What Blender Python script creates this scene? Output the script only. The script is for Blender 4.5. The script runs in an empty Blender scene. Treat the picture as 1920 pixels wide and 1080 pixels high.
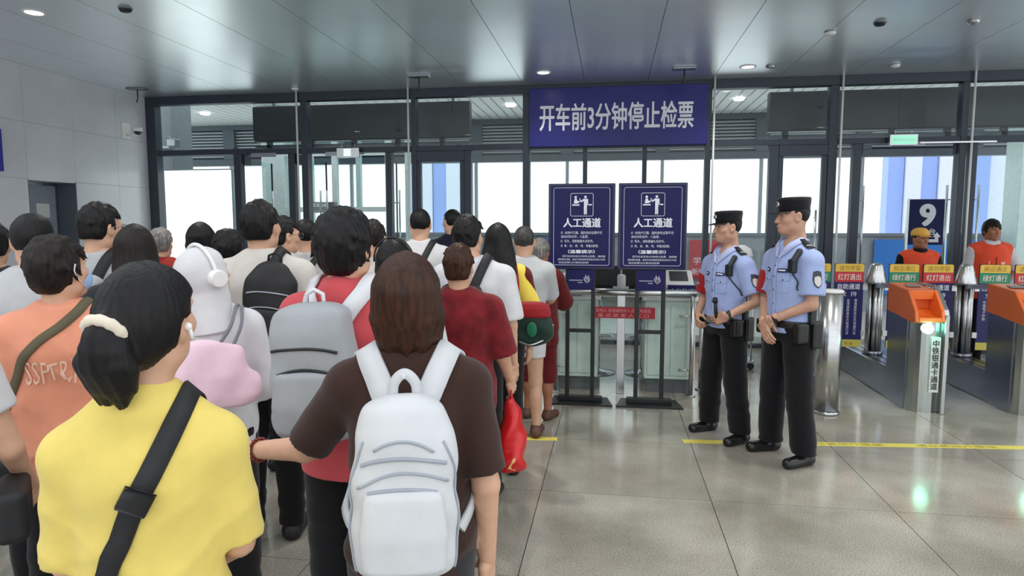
import bpy, bmesh, math, random
import numpy as np
from mathutils import Matrix, Vector

# ------------------------------------------------------------------ camera, world, exposure
SC = bpy.context.scene
COL = SC.collection
F_PX = 1242.0; PITCH = math.radians(5.43); YAW = math.radians(8.57); CAM_H = 1.70
cd_ = bpy.data.cameras.new('camera'); cam = bpy.data.objects.new('camera', cd_); COL.objects.link(cam)
cd_.sensor_width = 36.0; cd_.lens = 36.0 * F_PX / 1920.0; cd_.clip_start = 0.05; cd_.clip_end = 400
cam.location = (0, 0, CAM_H); cam.rotation_euler = (math.pi / 2 - PITCH, 0, YAW)
SC.camera = cam
world = bpy.data.worlds.new('overcast_sky'); SC.world = world; world.use_nodes = True
bg = world.node_tree.nodes['Background']
bg.inputs[0].default_value = (0.93, 0.97, 1.0, 1); bg.inputs[1].default_value = 1.6
SC.view_settings.view_transform = 'Standard'; SC.view_settings.look = 'None'
SC.view_settings.gamma = 1.0; SC.view_settings.use_curve_mapping = False
SC.view_settings.exposure = 0.0

# ------------------------------------------------------------------ helpers: properties
def tag(o, label=None, cat=None, group=None, kind=None):
    if label: o['label'] = label
    if cat: o['category'] = cat
    if group: o['group'] = group
    if kind: o['kind'] = kind
    return o
def empty(name, loc=(0, 0, 0), rz=0.0, parent=None):
    o = bpy.data.objects.new(name, None); COL.objects.link(o)
    o.location = loc; o.rotation_euler = (0, 0, rz); o.empty_display_size = 0.1
    if parent: o.parent = parent
    return o

# ------------------------------------------------------------------ materials
MATS = {}
def mat(name, color, rough=0.5, metal=0.0, var=0.06, vscale=12.0, bump=0.0, bscale=200.0, emit=0.0, sheen=0.0, spec=0.5, stretch=None, coat=0.0):
    if name in MATS: return MATS[name]
    m = bpy.data.materials.new(name); m.use_nodes = True
    nt = m.node_tree; p = nt.nodes['Principled BSDF']
    p.inputs['Roughness'].default_value = rough; p.inputs['Metallic'].default_value = metal
    p.inputs['Specular IOR Level'].default_value = spec
    if sheen: p.inputs['Sheen Weight'].default_value = sheen
    if coat: p.inputs['Coat Weight'].default_value = coat
    tc = nt.nodes.new('ShaderNodeTexCoord')
    src = tc.outputs['Object']
    if stretch:
        mp = nt.nodes.new('ShaderNodeMapping'); mp.inputs['Scale'].default_value = stretch
        nt.links.new(src, mp.inputs[0]); src = mp.outputs[0]
    n = nt.nodes.new('ShaderNodeTexNoise'); n.inputs['Scale'].default_value = vscale; n.inputs['Detail'].default_value = 4
    nt.links.new(src, n.inputs['Vector'])
    r = nt.nodes.new('ShaderNodeValToRGB')
    c = Vector(color[:3])
    a = c * (1 - var); b = Vector([min(1, v) for v in c * (1 + var)])
    r.color_ramp.elements[0].color = (*a, 1); r.color_ramp.elements[1].color = (*b, 1)
    r.color_ramp.elements[0].position = 0.3; r.color_ramp.elements[1].position = 0.7
    nt.links.new(n.outputs['Fac'], r.inputs['Fac']); nt.links.new(r.outputs['Color'], p.inputs['Base Color'])
    if bump:
        n2 = nt.nodes.new('ShaderNodeTexNoise'); n2.inputs['Scale'].default_value = bscale; n2.inputs['Detail'].default_value = 3
        nt.links.new(src, n2.inputs['Vector'])
        bp = nt.nodes.new('ShaderNodeBump'); bp.inputs['Strength'].default_value = bump; bp.inputs['Distance'].default_value = 0.004
        nt.links.new(n2.outputs['Fac'], bp.inputs['Height']); nt.links.new(bp.outputs['Normal'], p.inputs['Normal'])
    if emit:
        p.inputs['Emission Color'].default_value = (*color[:3], 1); p.inputs['Emission Strength'].default_value = emit
    MATS[name] = m
    return m
def glass_mat(name, tint=(0.92, 0.97, 0.96), refl=1.0):
    if name in MATS: return MATS[name]
    m = bpy.data.materials.new(name); m.use_nodes = True; nt = m.node_tree
    for n in list(nt.nodes): nt.nodes.remove(n)
    out = nt.nodes.new('ShaderNodeOutputMaterial'); mix = nt.nodes.new('ShaderNodeMixShader')
    tr = nt.nodes.new('ShaderNodeBsdfTransparent'); gl = nt.nodes.new('ShaderNodeBsdfGlossy')
    tr.inputs[0].default_value = (*tint, 1); gl.inputs['Roughness'].default_value = 0.02
    fr = nt.nodes.new('ShaderNodeFresnel'); fr.inputs['IOR'].default_value = 1.45
    ml = nt.nodes.new('ShaderNodeMath'); ml.operation = 'MULTIPLY'; ml.inputs[1].default_value = refl
    geo = nt.nodes.new('ShaderNodeNewGeometry'); inv = nt.nodes.new('ShaderNodeMath'); inv.operation = 'SUBTRACT'; inv.inputs[0].default_value = 1.0
    nt.links.new(geo.outputs['Backfacing'], inv.inputs[1]); m3 = nt.nodes.new('ShaderNodeMath'); m3.operation = 'MULTIPLY'
    nt.links.new(fr.outputs[0], ml.inputs[0]); nt.links.new(ml.outputs[0], m3.inputs[0]); nt.links.new(inv.outputs[0], m3.inputs[1]); nt.links.new(m3.outputs[0], mix.inputs[0])
    nt.links.new(tr.outputs[0], mix.inputs[1]); nt.links.new(gl.outputs[0], mix.inputs[2])
    nt.links.new(mix.outputs[0], out.inputs[0])
    MATS[name] = m
    return m
def srgb(r, g, b):
    f = lambda v: ((v / 255 + 0.055) / 1.055) ** 2.4 if v > 10 else v / 255 / 12.92
    return (f(r), f(g), f(b))

# ------------------------------------------------------------------ mesh builder
class MB:
    def __init__(s): s.v = []; s.f = []; s.sm = []
    def add(s, vs, fs, smooth=False):
        o = len(s.v); s.v += [tuple(map(float, p)) for p in vs]
        s.f += [tuple(i + o for i in f) for f in fs]; s.sm += [smooth] * len(fs)
        return s
    def box(s, x0, x1, y0, y1, z0, z1):
        vs = [(x, y, z) for z in (z0, z1) for y in (y0, y1) for x in (x0, x1)]
        return s.add(vs, [(0, 2, 3, 1), (4, 5, 7, 6), (0, 1, 5, 4), (2, 6, 7, 3), (0, 4, 6, 2), (1, 3, 7, 5)])
    def cyl(s, a, b, r0, r1=None, n=16, smooth=True):
        r1 = r0 if r1 is None else r1
        a = Vector(a); b = Vector(b); d = (b - a).normalized()
        t = Vector((0, 0, 1)) if abs(d.z) < 0.9 else Vector((1, 0, 0))
        u = d.cross(t).normalized(); w = d.cross(u)
        vs = []
        for c, r in ((a, r0), (b, r1)):
            for i in range(n):
                an = 2 * math.pi * i / n; vs.append(c + u * (r * math.cos(an)) + w * (r * math.sin(an)))
        o = len(s.v)
        s.add(vs, [(i, i + n, (i + 1) % n + n, (i + 1) % n) for i in range(n)], smooth)
        s.f += [tuple(o + i for i in range(n)), tuple(o + n + i for i in reversed(range(n)))]; s.sm += [False, False]
        return s
    def tube(s, pts, r, n=8, closed=False):
        pts = [Vector(p) for p in pts]; m = len(pts); vs = []
        u = None
        for i, p in enumerate(pts):
            if closed: d = pts[(i + 1) % m] - pts[i - 1]
            else: d = pts[min(i + 1, m - 1)] - pts[max(i - 1, 0)]
            d.normalize()
            if u is None:
                t = Vector((0, 0, 1)) if abs(d.z) < 0.9 else Vector((1, 0, 0)); u = d.cross(t).normalized()
            else:
                u = (u - d * u.dot(d)).normalized()
            w = d.cross(u); rr = r[i] if isinstance(r, (list, tuple)) else r
            for k in range(n):
                an = 2 * math.pi * k / n; vs.append(p + u * (rr * math.cos(an)) + w * (rr * math.sin(an)))
        fs = []
        for i in range(m if closed else m - 1):
            j = (i + 1) % m
            for k in range(n): fs.append((i * n + k, i * n + (k + 1) % n, j * n + (k + 1) % n, j * n + k))
        if not closed: fs += [tuple(reversed(range(n))), tuple((m - 1) * n + k for k in range(n))]
        return s.add(vs, fs, True)
    def prism(s, poly, lo, hi, axis='z'):
        # poly in the two other axes: z->(x,y), x->(y,z), y->(x,z)
        def P(a, b, h): return {'z': (a, b, h), 'x': (h, a, b), 'y': (a, h, b)}[axis]
        n = len(poly); vs = [P(a, b, lo) for a, b in poly] + [P(a, b, hi) for a, b in poly]
        fs = [tuple(reversed(range(n))), tuple(range(n, 2 * n))] + [(i, (i + 1) % n, n + (i + 1) % n, n + i) for i in range(n)]
        return s.add(vs, fs)
    def lathe(s, prof, c=(0, 0, 0), n=24, sx=1.0, sy=1.0):
        vs = []
        for r, z in prof:
            for k in range(n):
                an = 2 * math.pi * k / n; vs.append((c[0] + sx * r * math.cos(an), c[1] + sy * r * math.sin(an), c[2] + z))
        fs = [(i * n + k, i * n + (k + 1) % n, (i + 1) * n + (k + 1) % n, (i + 1) * n + k) for i in range(len(prof) - 1) for k in range(n)]
        s.add(vs, fs, True)
        o = len(s.v) - len(vs)
        s.f += [tuple(o + k for k in reversed(range(n))), tuple(o + (len(prof) - 1) * n + k for k in range(n))]; s.sm += [False, False]
        return s
    def sphere(s, c, r, n=12, sc=(1, 1, 1)):
        prof = [(max(1e-4, math.sin(math.pi * i / (n // 2 + 2))), -math.cos(math.pi * i / (n // 2 + 2))) for i in range(n // 2 + 3)]
        vs = []
        for rr, z in prof:
            for k in range(n):
                an = 2 * math.pi * k / n
                vs.append((c[0] + r * sc[0] * rr * math.cos(an), c[1] + r * sc[1] * rr * math.sin(an), c[2] + r * sc[2] * z))
        fs = [(i * n + k, i * n + (k + 1) % n, (i + 1) * n + (k + 1) % n, (i + 1) * n + k) for i in range(len(prof) - 1) for k in range(n)]
        return s.add(vs, fs, True)
    def build(s, name, m, parent=None, bevel=0.0, seg=1, kind=None, xf=None):
        me = bpy.data.meshes.new(name)
        vs = s.v if xf is None else [tuple(xf @ Vector(p)) for p in s.v]
        me.from_pydata(vs, [], s.f); me.polygons.foreach_set('use_smooth', s.sm)
        me.update()
        if bevel:
            b = bmesh.new(); b.from_mesh(me)
            bmesh.ops.recalc_face_normals(b, faces=b.faces)
            es = [e for e in b.edges if len(e.link_faces) == 2 and e.calc_face_angle(0) > 0.6]
            bmesh.ops.bevel(b, geom=es, offset=bevel, segments=seg, affect='EDGES', profile=0.6)
            b.to_mesh(me); b.free()
        me.materials.append(m)
        o = bpy.data.objects.new(name, me); COL.objects.link(o)
        if parent: o.parent = parent
        if kind: o['kind'] = kind
        return o
def clone(o, parent=None, loc=None):
    c = o.copy(); COL.objects.link(c)
    if parent is not None: c.parent = parent
    if loc is not None: c.location = loc
    return c
def bx(name, x0, x1, y0, y1, z0, z1, m, parent=None, bevel=0.0, kind=None):
    return MB().box(x0, x1, y0, y1, z0, z1).build(name, m, parent, bevel, kind=kind)

# ------------------------------------------------------------------ lettering
_txt = {}
def text_mesh(body, bold=0.0, res=2, spacing=1.0):
    key = (body, bold, res, spacing)
    if key not in _txt:
        c = bpy.data.curves.new('lettering', 'FONT'); c.body = body; c.offset = bold; c.resolution_u = res
        c.space_character = spacing; c.align_x = 'CENTER'; c.align_y = 'CENTER'
        o = bpy.data.objects.new('lettering', c); COL.objects.link(o)
        bpy.context.view_layer.update()
        me = bpy.data.meshes.new_from_object(o.evaluated_get(bpy.context.evaluated_depsgraph_get()))
        bpy.data.objects.remove(o); bpy.data.curves.remove(c)
        n = len(me.vertices); a = np.empty(n * 3); me.vertices.foreach_get('co', a); a = a.reshape(-1, 3)
        fs = [tuple(p.vertices) for p in me.polygons]
        bpy.data.meshes.remove(me)
        lo = a.min(0); hi = a.max(0); a = a - (lo + hi) / 2
        _txt[key] = (a, fs, (hi - lo)[0], (hi - lo)[1])
    return _txt[key]
def lettering(body, m, parent, c, w=None, h=None, bold=0.0, res=2, rz=0.0, name='lettering', spacing=1.0, ret=False):
    """flat print facing -Y (rz turns it about Z), centred on c, w wide and/or h high"""
    a, fs, tw, th = text_mesh(body, 0.0, res, spacing)
    sx = w / tw if w else h / th
    sy = h / th if h else sx
    vs = np.stack([a[:, 0] * sx, np.zeros(len(a)), a[:, 1] * sy], 1)
    R = np.array([[math.cos(rz), -math.sin(rz), 0], [math.sin(rz), math.cos(rz), 0], [0, 0, 1]])
    vs = vs @ R.T + np.array(c)
    mb = MB().add(vs, fs)
    if bold > 0.012:      # heavier strokes: the same outline laid down again a hair to each side
        nrm = R @ np.array([0, -1.0, 0]); right = R @ np.array([1.0, 0, 0])
        for k, (du, dv) in enumerate(((1, 0), (-1, 0), (0, .7), (0, -.7), (.7, .5), (-.7, -.5), (.7, -.5), (-.7, .5))):
            mb.add(vs + right * du * bold * sx + np.array([0, 0, 1.0]) * dv * bold * sy + nrm * 0.00012 * (k + 1), fs)
    return mb.build(name, m, parent)

M_steel = mat('brushed_steel', (0.55, 0.56, 0.57), 0.24, 1.0, 0.10, 9, stretch=(1, 1, 30))
M_steel_d = mat('dark_steel_grey', (0.30, 0.32, 0.36), 0.30, 1.0, 0.08, 6)  # darker steel tone for frames, plates and housings
M_frame = mat('slate_frame_paint', srgb(52, 60, 72), 0.45, 0.2, 0.05)
M_black = mat('black_powder_coat', (0.010, 0.011, 0.013), 0.4, 0.0, 0.1)
M_white = mat('white_lacquer', (0.80, 0.81, 0.80), 0.35, 0.0, 0.02)
M_navy = mat('navy_print', srgb(27, 27, 82), 0.5, 0.0, 0.04, spec=0.25)
M_ink_w = mat('white_print', (0.78, 0.80, 0.90), 0.5, 0.0, 0.01)
M_ink_k = mat('black_print', (0.02, 0.025, 0.02), 0.5, 0.0, 0.01)
M_glass = glass_mat('clear_glass')
M_glass_g = glass_mat('green_tinted_glass', (0.90, 0.97, 0.96))
# ================================================================== THE ROOM
D = 9.5            # depth of the glazed front
ZC = 3.65          # ceiling
XL = -7.13         # face of the left wall
# ---- floor: polished granite tiles, each its own piece
def floor_mat():
    m = bpy.data.materials.new('polished_granite'); m.use_nodes = True; nt = m.node_tree; p = nt.nodes['Principled BSDF']
    geo = nt.nodes.new('ShaderNodeNewGeometry')
    n1 = nt.nodes.new('ShaderNodeTexNoise'); n1.inputs['Scale'].default_value = 1.6; n1.inputs['Detail'].default_value = 6
    n2 = nt.nodes.new('ShaderNodeTexNoise'); n2.inputs['Scale'].default_value = 120; n2.inputs['Detail'].default_value = 2
    oi = nt.nodes.new('ShaderNodeObjectInfo')
    for n in (n1, n2): nt.links.new(geo.outputs['Position'], n.inputs['Vector'])
    r1 = nt.nodes.new('ShaderNodeValToRGB'); r1.color_ramp.elements[0].color = (*srgb(150, 146, 134), 1); r1.color_ramp.elements[1].color = (*srgb(188, 184, 172), 1)
    r1.color_ramp.elements[0].position = 0.35; r1.color_ramp.elements[1].position = 0.68
    r2 = nt.nodes.new('ShaderNodeValToRGB'); r2.color_ramp.elements[0].color = (0.62, 0.62, 0.60, 1); r2.color_ramp.elements[1].color = (1, 1, 1, 1)
    r2.color_ramp.elements[0].position = 0.35; r2.color_ramp.elements[1].position = 0.6
    nt.links.new(n1.outputs['Fac'], r1.inputs[0]); nt.links.new(n2.outputs['Fac'], r2.inputs[0])
    mx = nt.nodes.new('ShaderNodeMix'); mx.data_type = 'RGBA'; mx.blend_type = 'MULTIPLY'; mx.inputs[0].default_value = 1
    nt.links.new(r1.outputs[0], mx.inputs[6]); nt.links.new(r2.outputs[0], mx.inputs[7])
    mr = nt.nodes.new('ShaderNodeMapRange'); mr.inputs['To Min'].default_value = 0.92; mr.inputs['To Max'].default_value = 1.06
    nt.links.new(oi.outputs['Random'], mr.inputs[0])
    m2 = nt.nodes.new('ShaderNodeVectorMath'); m2.operation = 'SCALE'
    nt.links.new(mx.outputs[2], m2.inputs[0]); nt.links.new(mr.outputs[0], m2.inputs['Scale'])
    nt.links.new(m2.outputs[0], p.inputs['Base Color'])
    p.inputs['Roughness'].default_value = 0.13; p.inputs['Specular IOR Level'].default_value = 0.62
    return m
M_floor = floor_mat()
M_grout = mat('dark_grout', srgb(70, 68, 64), 0.8)
floor = bx('floor', XL, 9.0, -4.0, D + 0.1, -0.08, -0.006, M_grout, kind='structure')
TS = 1.06
tile = MB().box(0.0025, TS - 0.0025, 0.0025, TS - 0.0025, -0.006, 0.0).build('floor_tile', M_floor, floor)
first = True
for i in range(-7, 9):
    for j in range(-4, 10):
        x = -0.43 + i * TS; y = 4.10 - 4 * TS + j * TS - 0.0
        if x + TS < XL or y > D + 0.1 or y + TS < -0.2: continue
        if first: tile.location = (x, y, 0); first = False
        else: clone(tile, floor, (x, y, 0))
# ---- ceiling: long metal panels with shadow joints
M_ceil = mat('satin_ceiling_metal', srgb(240, 246, 250), 0.31, 0.82, 0.03, 1.5)
M_void = mat('ceiling_void', (0.03, 0.03, 0.035), 0.9)
ceiling = bx('ceiling', XL - 0.3, 9.2, 3.4, D + 0.2, ZC + 0.03, ZC + 0.12, M_void, kind='structure')
cp = MB().box(0.003, 0.847, 3.4, D + 0.1, ZC, ZC + 0.03).build('ceiling_panel', M_ceil, ceiling)
k0 = True
for i in range(-9, 12):
    x = -0.40 + 0.85 * i
    if x < XL - 0.85: continue
    if k0: cp.location = (x, 0, 0); k0 = False
    else: clone(cp, ceiling, (x, 0, 0))
# ---- left wall: pale polished stone with a door recess
M_stone = mat('pale_polished_stone', srgb(206, 207, 214), 0.20, 0.0, 0.05, 2.2, coat=0.15)
M_stone_j = mat('stone_joint', srgb(120, 122, 130), 0.7)
DY0, DY1, DZ, DD = 7.27, 8.02, 2.27, 0.31   # door recess in the wall
wall_l = MB().box(XL - 0.45, XL - 0.012, -4.0, DY0, 0, ZC).box(XL - 0.45, XL - 0.012, DY1, D + 0.1, 0, ZC).box(XL - 0.45, XL - 0.012, DY0, DY1, DZ, ZC).box(XL - 0.45, XL - DD - 0.03, DY0, DY1, 0, DZ).build('wall_left', M_stone_j, kind='structure')
def slab(y0, y1, z0, z1): MB().box(XL - 0.012, XL, y0 + 0.0015, y1 - 0.0015, z0 + 0.0015, z1 - 0.0015).build('stone_slab', M_stone, wall_l)
ys = [D + 0.1, 8.81, DY1, DY0, 6.5, 5.7, 4.9, 4.1, 3.2, 2.3, 1.4]
for a, b in zip(ys[1:], ys[:-1]):
    for z0, z1 in ((0, 0.757), (0.757, 1.513), (1.513, DZ), (DZ, 2.96), (2.96, ZC)):
        if a == DY0 and z0 < DZ - 0.01: continue
        slab(a, b, z0, z1)
slab(-4.0, 1.4, 0, ZC)
M_doorgrey = mat('grey_door_paint', srgb(150, 158, 172), 0.4)
M_jamb = mat('dark_jamb', srgb(84, 90, 102), 0.5)
door1 = empty('door_1', (XL - DD, DY0, 0)); door1['kind'] = 'structure'; DW = DY1 - DY0
bx('jamb_lining', -0.01, DD - 0.002, DW - 0.012, DW, 0, DZ, M_jamb, door1); bx('jamb_lining', -0.01, DD - 0.002, 0, 0.012, 0, DZ, M_jamb, door1); bx('jamb_lining', -0.01, DD - 0.002, 0.012, DW - 0.012, DZ - 0.012, DZ, M_white, door1)
dl = bx('door_leaf', -0.02, 0.02, 0.04, DW - 0.04, 0.0, DZ - 0.05, M_doorgrey, door1, 0.003)
bx('door_frame', -0.02, 0.03, 0.012, 0.04, 0, DZ - 0.012, M_steel_d, door1); bx('door_frame', -0.02, 0.03, DW - 0.04, DW - 0.012, 0, DZ - 0.012, M_steel_d, door1)
bx('door_frame', -0.02, 0.03, 0.04, DW - 0.04, DZ - 0.05, DZ - 0.012, M_steel_d, door1)
bx('notice', 0.02, 0.022, 0.40, 0.60, 1.80, 1.98, M_white, dl)
MB().cyl((0.02, 0.12, 1.02), (0.07, 0.12, 1.02), 0.012).cyl((0.07, 0.11, 1.02), (0.07, 0.24, 1.02), 0.009).build('handle', M_steel, dl)
bx('vent_grille', 0.02, 0.023, 0.14, 0.56, 0.25, 0.5, M_steel_d, dl)

# ---- glazed front: header, transom, mullions, panes
front = empty('wall_front', (0, D, 0)); front['kind'] = 'structure'
XR = 9.0
bx('header', XL, XR, -0.06, 0.08, 3.53, ZC, M_frame, front, 0.004)
bx('transom', XL, XR, -0.05, 0.07, 2.765, 2.845, M_frame, front, 0.004)
FULL = [(-7.13, -6.97), (-4.60, -4.50), (-2.90, -2.83), (-1.27, -1.17), (1.24, 1.31), (2.82, 2.93), (4.42, 4.50), (6.20, 6.30), (8.0, 8.1)]
for a, b in FULL: bx('mullion', a, b, -0.06, 0.09, 0, 3.53, M_frame, front, 0.004)
LOW = [(-5.70, -5.59), (-4.82, -4.72), (-3.30, -3.21), (-2.12, -2.02), (-0.42, -0.36), (0.40, 0.46), (2.08, 2.20), (3.14, 3.24), (4.56, 4.64), (7.0, 7.1)]
for a, b in LOW: bx('mullion', a, b, -0.05, 0.07, 0, 2.765, M_frame, front, 0.004)
for x in (-4.635, -2.93, 1.335, 2.955, 4.535, 6.33):
    MB().cyl((x, -0.10, 0), (x, -0.10, ZC), 0.014, n=12).build('steel_tension_rod', M_white if x != 2.955 else M_white, front)
# upper panes
xs = [a for a in FULL]
for (a0, a1), (b0, b1) in zip(FULL[:-1], FULL[1:]):
    bx('glass_pane', a1, b0, 0.005, 0.013, 2.845, 3.53, M_glass, front)
# lower fixed panes
for a, b in ((-6.97, -5.70), (-3.21, -2.90), (-2.02, -1.27), (-1.17, -0.42), (-0.36, 0.40), (0.46, 1.24), (1.31, 2.08), (2.93, 3.14), (4.64, 6.20)):
    bx('glass_pane', a, b, 0.005, 0.013, 0.06, 2.765, M_glass, front)
    bx('sill', a, b, -0.04, 0.05, 0.0, 0.06, M_frame, front)
# framed glass doors, shut
def framed_door(n, x0, x1):
    d = empty('door_%d' % n, (x0, D, 0)); d['kind'] = 'structure'; w = x1 - x0
    bx('frame_top', 0, w, -0.06, 0.06, 2.62, 2.765, M_frame, d, 0.004)
    bx('frame_side', 0, 0.06, -0.045, 0.045, 0, 2.62, M_frame, d, 0.004); bx('frame_side', w - 0.06, w, -0.045, 0.045, 0, 2.62, M_frame, d, 0.004)
    g = bx('glass_pane', 0.06, w - 0.06, -0.005, 0.005, 0.1, 2.62, M_glass_g, d)
    bx('kick_rail', 0.06, w - 0.06, -0.03, 0.03, 0, 0.1, M_frame, d)
    MB().tube([(w - 0.13, -0.07, 0.7), (w - 0.13, -0.07, 1.9)], 0.014).cyl((w - 0.13, -0.07, 0.8), (w - 0.13, 0.0, 0.8), 0.008).cyl((w - 0.13, -0.07, 1.8), (w - 0.13, 0.0, 1.8), 0.008).build('pull_bar', M_steel, d)
framed_door(2, -2.83, -2.12); framed_door(3, 2.20, 2.82)
# frameless glass leaves standing open
def open_leaf(n, hx, w, ang):
    d = empty('door_%d' % n, (hx, D + 0.03, 0), ang); d['kind'] = 'structure'
    bx('glass_pane', 0.01, w, -0.006, 0.006, 0.02, 2.70, M_glass_g, d)
    bx('glass_edge', w, w + 0.014, -0.012, 0.012, 0.02, 2.70, M_black, d)
    bx('patch_fitting', 0.0, 0.16, -0.02, 0.02, 2.62, 2.76, M_frame, d, 0.003); bx('patch_fitting', 0.0, 0.16, -0.02, 0.02, 0.01, 0.10, M_frame, d, 0.003)
    for sy in (-1, 1):
        MB().tube([(w - 0.08, sy * 0.06, 0.75), (w - 0.08, sy * 0.06, 2.25)], 0.015).cyl((w - 0.08, 0, 0.95), (w - 0.08, sy * 0.06, 0.95), 0.009).cyl((w - 0.08, 0, 2.05), (w - 0.08, sy * 0.06, 2.05), 0.009).build('pull_bar', M_steel, d)
open_leaf(4, -5.58, 0.74, math.radians(86)); open_leaf(5, -4.70, 0.72, math.radians(80)); open_leaf(6, -3.31, 0.72, math.radians(97))
open_leaf(7, 3.26, 0.60, math.radians(72)); open_leaf(8, 4.40, 0.60, math.radians(65)); open_leaf(9, 4.66, 0.7, math.radians(64))
for x in (-5.2, -4.02, 3.8):
    bx('door_closer', x - 0.2, x + 0.2, -0.075, -0.05, 2.72, 2.78, M_steel_d, front, 0.004)

# ================================================================== OUTSIDE: platform, canopy, parapet
M_conc = mat('platform_concrete', srgb(190, 190, 186), 0.6, 0, 0.05, 3)
platform = bx('platform_floor', -14, 16, D + 0.1, 15.2, -0.1, -0.004, M_conc, kind='structure')
M_par = mat('parapet_paint', srgb(150, 156, 164), 0.6)
par = bx('wall_parapet', -14, 16, 13.9, 14.1, -0.1, 1.48, M_par, kind='structure')
bx('coping', -14, 16, 13.85, 14.15, 1.48, 1.54, mat('coping_grey', srgb(120, 128, 138), 0.5), par, 0.005)
# canopy
M_cw = mat('canopy_white', (0.86, 0.88, 0.88), 0.5, 0, 0.02)
M_cd = mat('canopy_dark_deck', srgb(64, 72, 82), 0.6)  # dark deck colour that shows between the white slats
can = empty('platform_canopy', (0, 12.2, 0)); tag(can, 'slatted white canopy with grey louvre screen over the platform outside', 'canopy')
bx('deck', -16, 18, 0.0, 3.2, 4.14, 4.2, M_cd, can)
bx('fascia', -16, 18, -0.05, 0.0, 4.02, 4.26, M_cw, can, 0.01)
sl = bx('ceiling_slat', 0, 0.17, 0.0, 2.62, 4.05, 4.14, M_cw, can)
for i in range(-62, 80):
    if i == -62: sl.location = (i * 0.205, 0, 0)
    else: clone(sl, can, (i * 0.205, 0, 0))
M_lv = mat('louvre_grey', srgb(165, 172, 178), 0.5, 0.1)
M_lp = mat('louvre_post', srgb(84, 94, 104), 0.5, 0.1)
bx('eave_beam', -16, 18, 2.6, 2.75, 3.93, 4.06, M_lp, can)
for k in range(9):
    MB().box(-16, 18, 2.62, 2.68, 3.30 + 0.07 * k, 3.335 + 0.07 * k).build('louvre', M_lv, can)
bx('louvre_backing', -16, 18, 2.74, 2.76, 3.25, 3.93, M_lp, can)
bx('lower_beam', -16, 18, 2.56, 2.76, 3.10, 3.25, M_lp, can, 0.005)
for x in (-12.0, -9.0, -6.0, -3.05, -1.0, 1.05, 3.1, 5.1, 7.2, 9.2):
    bx('louvre_post', x - 0.14, x + 0.14, 2.55, 2.70, 3.25, 3.93, M_lp, can)
    bx('slim_post', x - 0.035, x + 0.035, 2.6, 2.67, 0, 3.1, M_lv, can)
for x in (-8.5, -2.0, 2.3, 6.0):
    lt = MB().cyl((0, 0, 0), (0, 0, -0.03), 0.09, n=20).build('platform_downlight', mat('downlight_glow', (1, 0.98, 0.95), 0.4, emit=6.0), None)
    lt.location = (x, 13.1, 4.045)
    tag(lt, {-8.5: 'round white downlight under the canopy behind the leftmost bay', -2.0: 'round white downlight under the canopy left of the blue banner', 2.3: 'round white downlight under the canopy right of the blue banner', 6.0: 'round white downlight under the canopy at the far right bay'}[x], 'lamp', 'canopy downlights')
# far pale blue cladding seen through the door bays
M_pb = mat('pale_blue_cladding', srgb(150, 178, 240), 0.5, 0, 0.04)
M_pw = mat('pale_white_cladding', srgb(222, 230, 246), 0.5, 0, 0.03)
def far_wall(x0, n, y, label):
    e = empty('clad_building', (x0, y, 0)); tag(e, label, 'building')
    bx('plinth', 0, n * 0.42, 0.03, 0.6, -0.1, 1.2, M_par, e)
    for i in range(n):
        dep = 0.0 if i % 2 else 0.08
        bx('cladding_panel', i * 0.42 + 0.01, i * 0.42 + 0.41, dep, 0.5, 1.2, 4.5, (M_pb, M_pw, M_pb, M_pw, M_pw)[i % 5], e)
far_wall(-6.2, 5, 19.5, 'pale blue and white clad building beyond the platform, left of the banner')
far_wall(7.4, 7, 19.5, 'pale blue and white clad building behind the platform 9 sign')
# posters on the parapet
M_blue = mat('bright_blue_print', srgb(38, 120, 205), 0.45, 0, 0.03)
M_red = mat('red_print', srgb(190, 40, 52), 0.45, 0, 0.03)
def wall_poster(x0, x1, z0, z1, m, label, lines, cat='poster'):
    o = bx('wall_poster', x0, x1, 13.82, 13.85, z0, z1, m); tag(o, label, cat)
    for body, cz, h, ci in lines:
        lettering(body, ci, o, ((x0 + x1) / 2, 13.817, cz), h=h, bold=0.01)
wall_poster(5.05, 7.05, 0.35, 1.42, M_blue, 'bright blue printed panel on the parapet behind the volunteers', [('青年志愿者', 0.92, 0.17, M_ink_w), ('温暖旅途 服务先行', 0.66, 0.13, M_ink_w)])
wall_poster(1.55, 2.35, 0.62, 1.40, M_red, 'red printed panel on the parapet beside the counter', [('学习贯彻', 0.98, 0.15, M_ink_w), ('新时代精神', 0.76, 0.13, M_ink_w)])
wall_poster(-1.75, -1.25, 0.62, 1.42, M_blue, 'small blue panel on the parapet behind the grey haired passenger', [])
# platform number sign
ps = empty('platform_sign', (4.72, 10.95, 0)); tag(ps, 'navy platform sign with a white 9 and arrow outside the doors', 'sign')
sp = bx('sign_panel', -0.25, 0.25, -0.03, 0.03, 1.40, 2.09, M_navy, ps, 0.006)
M_signw = mat('sign_white', (0.86, 0.88, 0.92), 0.4)
lettering('9', M_signw, sp, (0.0, -0.033, 1.85), h=0.31, bold=0.05, res=6)
lettering('站台', M_signw, sp, (0.02, -0.033, 1.60), h=0.10, bold=0.02)
MB().prism([(-0.18, 1.44), (0.17, 1.44), (0.17, 1.52), (0.20, 1.52), (0.145, 1.59), (0.09, 1.52), (0.12, 1.52), (0.12, 1.485), (-0.18, 1.485)], -0.036, -0.032, 'y').build('arrow', M_signw, sp)
bx('stand_post', -0.29, -0.255, -0.02, 0.02, 0, 2.1, M_steel, ps); bx('stand_post', 0.255, 0.29, -0.02, 0.02, 0, 2.1, M_steel, ps)
bx('base_plate', -0.42, 0.42, -0.2, 0.2, 0, 0.02, M_steel_d, ps)
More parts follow.
